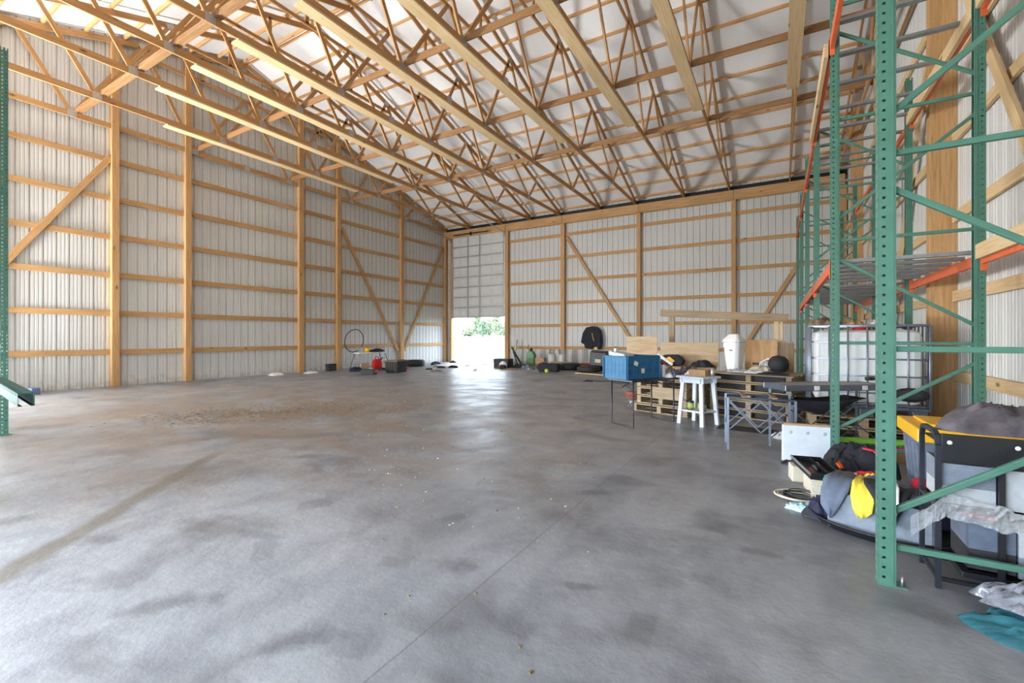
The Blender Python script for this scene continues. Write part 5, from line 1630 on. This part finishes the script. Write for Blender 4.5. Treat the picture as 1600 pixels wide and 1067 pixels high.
tb_ = thing('oval_tub', 'low black oval tub on the floor carrying the grey fabric bin', 'tub', (0.66, 3.92, 0))
MB().lathe((0.66, 3.90, 0), [(0.34, 0.0), (0.42, 0.012), (0.46, 0.055), (0.475, 0.062), (0.475, 0.070), (0.455, 0.066), (0.40, 0.022), (0.02, 0.018)], 40, sx=1.0, sy=0.80).build('body', 'black', tb_)
H = frame2(0.585, 3.78, R(-18))
gb = thing('fabric_bin', 'grey collapsible fabric bin in the black oval tub', 'fabric bin', H(0, 0, 0.025))
mb = MB()
lx, ly, hh = 0.52, 0.30, 0.235
for s_ in (-1, 1):
    mb.cbox(H(-lx / 4, s_ * ly / 2, 0.025 + hh / 2), (lx / 2 - 0.002, 0.012, hh), R(-18))
    mb.cbox(H(lx / 4, s_ * ly / 2, 0.025 + hh / 2), (lx / 2 - 0.002, 0.012, hh), R(-18))
    mb.cbox(H(s_ * lx / 2, 0, 0.025 + hh / 2), (0.012, ly, hh), R(-18))
mb.cbox(H(0, 0, 0.031), (lx, ly, 0.012), R(-18))
mb.build('body', 'greyfab', gb, bev=0.004)
for (a, b_, z, sz, mt, lab, nm, sd_, rz) in (
        (0.0, 0.0, 0.04, (.41, .21, .26), 'blackcloth', 'black clothes filling the grey fabric bin', 'clothes', 101, -.3),
        (-0.08, 0.31, 0.07, (.50, .24, .24), 'slate', 'grey fleece heap behind the grey fabric bin', 'fleece', 102, -.2),
        (0.24, 0.26, 0.07, (.24, .18, .24), 'navy', 'navy garment heap by the rack post behind the fabric bin', 'garment', 103, .2),
        (-0.34, 0.02, 0.02, (.16, .22, .17), 'navy', 'round navy cloth bundle left of the fabric bin', 'garment', 104, .2)):
    tag(MB().lump(H(a, b_, z), sz, sd_, rz, fold=0.6, freq=3).build(nm, mt), lab, nm)


def drape(name, mt, pts_l, pts_r, thick, lab, cat):
    """cloth hanging over an edge: two side paths joined into a sheet"""
    mb = MB()
    n, m_ = len(pts_l), 7
    for i in range(n):
        for j in range(m_):
            f_ = j / (m_ - 1)
            p = V(pts_l[i]).lerp(V(pts_r[i]), f_)
            w_ = 0.010 * sin(f_ * 13 + i * 0.9) + 0.008 * sin(f_ * 5 + i * 2)
            mb.v.append((p.x, p.y - abs(w_), p.z + w_ * 0.8))
    for i in range(n - 1):
        for j in range(m_ - 1):
            a = i * m_ + j
            mb.face([a, a + m_, a + m_ + 1, a + 1], [(0, 0)] * 4, 0, True)
    o = mb.build(name, mt)
    s_ = o.modifiers.new('solid', 'SOLIDIFY')
    s_.thickness = thick
    return tag(o, lab, cat)


drape('hoodie', 'slate', [H(-.28, .12, .34), H(-.30, -.06, .33), H(-.30, -.165, .27), H(-.30, -.18, .17), H(-.26, -.18, .10)],
      [H(-.14, .12, .35), H(-.15, -.06, .33), H(-.15, -.165, .28), H(-.20, -.18, .17), H(-.24, -.18, .09)], 0.012, 'slate grey hoodie draped over the left end of the fabric bin', 'hoodie')
drape('yellow_cloth', 'yellowcloth', [H(-.14, .05, .35), H(-.14, -.10, .335), H(-.135, -.172, .27), H(-.12, -.19, .19), H(-.10, -.19, .14)],
      [H(-.05, .05, .35), H(-.03, -.10, .335), H(-.01, -.172, .27), H(-.02, -.19, .19), H(-.05, -.19, .15)], 0.010, 'yellow cloth hanging down the front of the grey fabric bin', 'cloth')
drape('striped_cloth', 'blackcloth', [H(-.09, -.05, .365), H(-.07, -.14, .35), H(-.01, -.20, .28), H(.0, -.205, .20), H(.02, -.205, .14)],
      [H(.16, -.05, .36), H(.16, -.14, .34), H(.13, -.20, .27), H(.10, -.205, .20), H(.08, -.205, .13)], 0.010, 'black garment hanging right of the yellow cloth on the bin', 'garment')
drape('white_cloth', 'whitecloth', [H(.0, -.06, .378), H(.02, -.15, .36), H(.04, -.213, .29), H(.05, -.218, .23)],
      [H(.08, -.06, .378), H(.10, -.15, .36), H(.11, -.213, .28), H(.10, -.218, .22)], 0.008, 'white printed cloth on top of the black garment', 'cloth')
for (a, b_, z, sz, mt, lab, nm, sd_, rz) in (
        (-0.10, 0.26, 0.28, (.24, .16, .09), 'redcloth', 'red cloth on top of the clothes heap', 'red cloth', 111, .4),
        (-0.26, 0.22, 0.24, (.24, .12, .09), 'emerald', 'green cloth at the left of the clothes heap', 'green cloth', 112, .5),
        (-0.19, 0.18, 0.29, (.09, .09, .05), 'whitecloth', 'small white cloth between the green and the red', 'white cloth', 113, 0),
        (-0.04, 0.10, 0.29, (.20, .14, .10), 'yellowcloth', 'yellow cloth bunched on top of the clothes heap', 'yellow cloth', 114, 0.2),
        (-0.02, 0.05, 0.31, (.34, .16, .07), 'slate', 'grey sleeve lying across the top of the clothes heap', 'grey sleeve', 115, .3),
        (0.16, 0.34, 0.28, (.12, .12, .08), 'redcloth', 'small red bundle near the rack post on the heap', 'red bundle', 116, .3)):
    tag(MB().lump(H(a, b_, z), sz, sd_, rz, fold=0.8, freq=4, n=16).build(nm.replace(' ', '_'), mt), lab, 'cloth')
tag(MB().tube([H(0.14, 0.44, 0.16), H(0.36, 0.40, 0.15)], [0.065, 0.07], 14).build('grey_roll', 'slate'), 'rolled slate grey mat behind the clothes heap by the post', 'roll')
tag(MB().lump((0.20, 4.00, 0), (0.34, 0.14, 0.08), 121, R(-20), fold=0.9, freq=6).build('blue_cloth', 'lightblue'), 'pale blue patterned cloth on the floor left of the tub', 'cloth')
sh = thing('shoe', 'black shoe on the floor below the pale blue cloth', 'shoe', (0.25, 3.90, 0))
MB().lump((0.27, 3.87, 0.015), (0.26, 0.11, 0.09), 122, R(-28), fold=0.3).build('upper', 'blackcloth', sh)
MB().cbox((0.27, 3.87, 0.010), (0.24, 0.095, 0.02), R(-28)).build('sole', 'rubber', sh, bev=0.006)

# black storage frame with fabric bins
st = thing('bin_rack', 'black metal storage frame holding grey fabric bins at the right edge', 'storage frame', (0.95, 3.3, 0))
ya, yb = 3.135, 3.44
xs = [0.712, 0.945, 1.20, 1.46]
for x in xs:
    if x in (xs[0], xs[-1]):
        pts = [(x, ya, 0.0), (x, ya, 0.74), (x, ya + 0.02, 0.785), (x, ya + 0.06, 0.80), (x, yb - 0.06, 0.80), (x, yb - 0.02, 0.785), (x, yb, 0.74), (x, yb, 0.0)]
        mb = MB()
        for a, b_ in zip(pts, pts[1:]):
            mb.beam(a, b_, 0.022, 0.022, up=(1, 0, 0))
        mb.beam((x, ya, 0.05), (x, yb, 0.05), 0.018, 0.018)
        mb.beam((x, ya, 0.42), (x, yb, 0.42), 0.018, 0.018)
        mb.build('side_frame', 'darkmetal', st)
    else:
        for y in (ya, yb):
            MB().beam((x, y, 0.04), (x, y, 0.74), 0.022, 0.022, up=(1, 0, 0)).build('upright', 'black', st)
mb = MB()
for z in (0.05, 0.42):
    for y in (ya, yb):
        mb.beam((xs[0], y, z), (xs[-1], y, z), 0.02, 0.02)
mb.build('rail', 'black', st)
tp = MB().box(xs[0] + 0.012, xs[-1] - 0.012, ya - 0.006, ya + 0.006, 0.655, 0.80).build('top_panel', 'black', st, bev=0.003)
for x in (0.755, 1.00, 1.25):
    MB().lathe((x, ya - 0.006, 0.757), [(0.011, 0), (0.011, 0.002), (0.006, 0.005)], 12, axis=(0, -1, 0)).build('bolt', 'white', tp)
MB().box(xs[0] + 0.012, xs[-1] - 0.012, ya + 0.012, yb - 0.012, 0.742, 0.752).build('top_shelf', 'black', st)


def fbin(x0, x1, z0, z1, tilt, m1, m2, lab):
    b_ = thing('fabric_bin', lab, 'fabric bin', ((x0 + x1) / 2, (ya + yb) / 2, z0), 'fabric bins in the black storage frame')
    zc_ = z0 + (z1 - z0) * 0.45
    yc = (ya + yb) / 2
    for (za, zb, mt, nm) in ((zc_, z1, m1, 'upper_band'), (z0, zc_, m2, 'lower_band')):
        mb = MB()
        for (u0, u1, v0, v1) in ((x0, x1, ya + .016, ya + .022), (x0, x1, yb - .022, yb - .016), (x0, x0 + .006, ya + .022, yb - .022), (x1 - .006, x1, ya + .022, yb - .022)):
            c_ = V(((u0 + u1) / 2, (v0 + v1) / 2, (za + zb) / 2))
            mb.cbox(c_, (u1 - u0, v1 - v0, zb - za))
        if nm == 'lower_band':
            mb.box(x0, x1, ya + .016, yb - .016, z0, z0 + 0.008)
        o = mb.build(nm, mt, b_)
    MB().cbox(((x0 + x1) / 2, yc, z1 - 0.03), (x1 - x0 - .02, yb - ya - .06, 0.02)).build('folded_liner', m1, b_)
    if tilt:
        b_.rotation_euler.y = tilt
    return b_


fbin(0.728, 0.930, 0.435, 0.645, 0, 'greyfab', 'greyfab2', 'two-tone grey fabric bin in the upper left slot of the black frame')
fbin(0.962, 1.184, 0.435, 0.640, 0, 'greyfab2', 'greyfab2', 'pale grey fabric bin in the upper middle slot of the black frame')
fbin(1.218, 1.44, 0.435, 0.640, 0, 'greyfab', 'greyfab', 'grey fabric bin in the upper slot farthest from the rack post')
fbin(0.83, 1.00, 0.12, 0.36, 0.0, 'slate', 'rubber', 'dark slate fabric bin in the lower left slot of the black frame')
fbin(1.01, 1.20, 0.11, 0.36, 0.0, 'greyfab2', 'greyfab', 'pale grey fabric bin in the lower middle slot of the black frame')
tag(MB().cbox((1.13, (ya + yb) / 2, 0.080), (0.64, 0.24, 0.03), 0).build('shelf_board', 'black', bev=0.004), 'black board carrying the lower fabric bins', 'board')
tag(MB().lump((0.92, 3.28, 0.432 - 0.055), (0.22, 0.20, 0.045), 131, 0, fold=0.4).build('red_cushion', 'red'), 'red cushion squeezed above the slate bin in the black frame', 'cushion')
tag(MB().lump((1.04, 3.30, 0.803), (0.62, 0.28, 0.18), 132, 0.05, fold=0.5, freq=3.4, n=34).build('blanket', 'blanket'), 'brown and navy blanket heaped on the black storage frame', 'blanket')
# stretch film
mb = MB()
for (pa, pb, wd) in (((0.60, 3.125, 0.30), (0.74, 3.115, 0.44), 0.10), ((0.74, 3.115, 0.44), (0.98, 3.118, 0.40), 0.12), ((0.98, 3.118, 0.40), (1.30, 3.118, 0.34), 0.09)):
    n = 18
    k = len(mb.v)
    for i in range(n + 1):
        p = V(pa).lerp(V(pb), i / n)
        for j in range(7):
            f_ = j / 6 - 0.5
            mb.v.append((p.x, p.y - 0.004 - 0.018 * abs(noise.noise(V((i * .8, j * 1.3, pa[0] * 9)))), p.z + f_ * wd * (1 + 0.3 * noise.noise(V((i * .3, 0, 5))))))
    for i in range(n):
        for j in range(6):
            a = k + i * 7 + j
            mb.face([a, a + 7, a + 8, a + 1], [(0, 0)] * 4)
o = mb.build('stretch_film', 'film')
o.modifiers.new('solid', 'SOLIDIFY').thickness = 0.001
tag(o, 'clear stretch film wound around the black storage frame', 'plastic film')
yt_ = tote('storage_tote', 'dark grey storage tote with bright yellow lid behind the black frame', 1.17, 4.66, 0, 0.54, 0.60, 0.53, 0.0, 'slate', 'yellow', lidh=0.10, taper=0.86)
tag(MB().lump((1.16, 2.82, 0), (0.80, 0.36, 0.10), 141, -0.1, fold=0.85, freq=6, n=30).build('teal_cloth', 'teal'), 'teal cloth spread on the floor at the right edge', 'cloth')
tag(MB().tube([(0.93, 2.82, 0.088), (1.03, 2.78, 0.100), (1.16, 2.76, 0.098)], 0.006, 6).build('pink_cord', 'pink'), 'pink cord lying on the teal cloth', 'cord')
tag(MB().lump((1.15, 2.92, 0.070), (0.70, 0.22, 0.18), 142, -0.1, fold=0.8, freq=7, n=30).build('grey_plastic_bag', 'greyfilm'), 'shiny grey plastic bag on top of the teal cloth', 'plastic bag')

# ------------------------------------------------------------------ debris on the slab
rnd = random.Random(5)
mb = MB()
for i in range(1500):
    f_ = rnd.random()
    x = -8.3 + 1.6 * f_ + rnd.gauss(0, 0.5)
    y = 3.7 + 1.7 * f_ + rnd.gauss(0, 0.45)
    a = rnd.random() * pi
    l = 0.012 + rnd.random() ** 2 * 0.06
    mb.cbox((x, y, 0.006 + rnd.random() * 0.01), (l, 0.004 + rnd.random() * 0.010, 0.004), a, rnd.uniform(-.2, .2), rnd.uniform(-.2, .2))
tag(mb.build('straw_litter', 'straw'), 'patch of brown straw and bark litter on the slab toward the left wall', 'straw', kind='stuff')
mb = MB()
for i in range(420):
    y = rnd.uniform(2.4, 12)
    x = rnd.uniform(-1.0 * y - 0.5, -0.36 * y)
    s_ = 0.0015 + rnd.random() ** 3 * 0.006
    mb.cbox((x, y, s_ * 0.4), (s_ * 2, s_ * 1.3, s_ * 0.8), rnd.random() * 3)
tag(mb.build('crumbs', 'beige'), 'scattered pale crumbs of debris over the slab', 'debris', kind='stuff')
mb = MB()
for i in range(260):
    y = rnd.uniform(1.5, 10)
    x = rnd.uniform(-1.1 * y, -0.36 * y)
    s_ = 0.002 + rnd.random() ** 3 * 0.007
    mb.cbox((x, y, s_ * 0.4), (s_ * 2.2, s_ * 1.2, s_ * 0.8), rnd.random() * 3)
tag(mb.build('dirt_crumbs', 'mud'), 'scattered brown crumbs of dried mud over the slab', 'debris', kind='stuff')
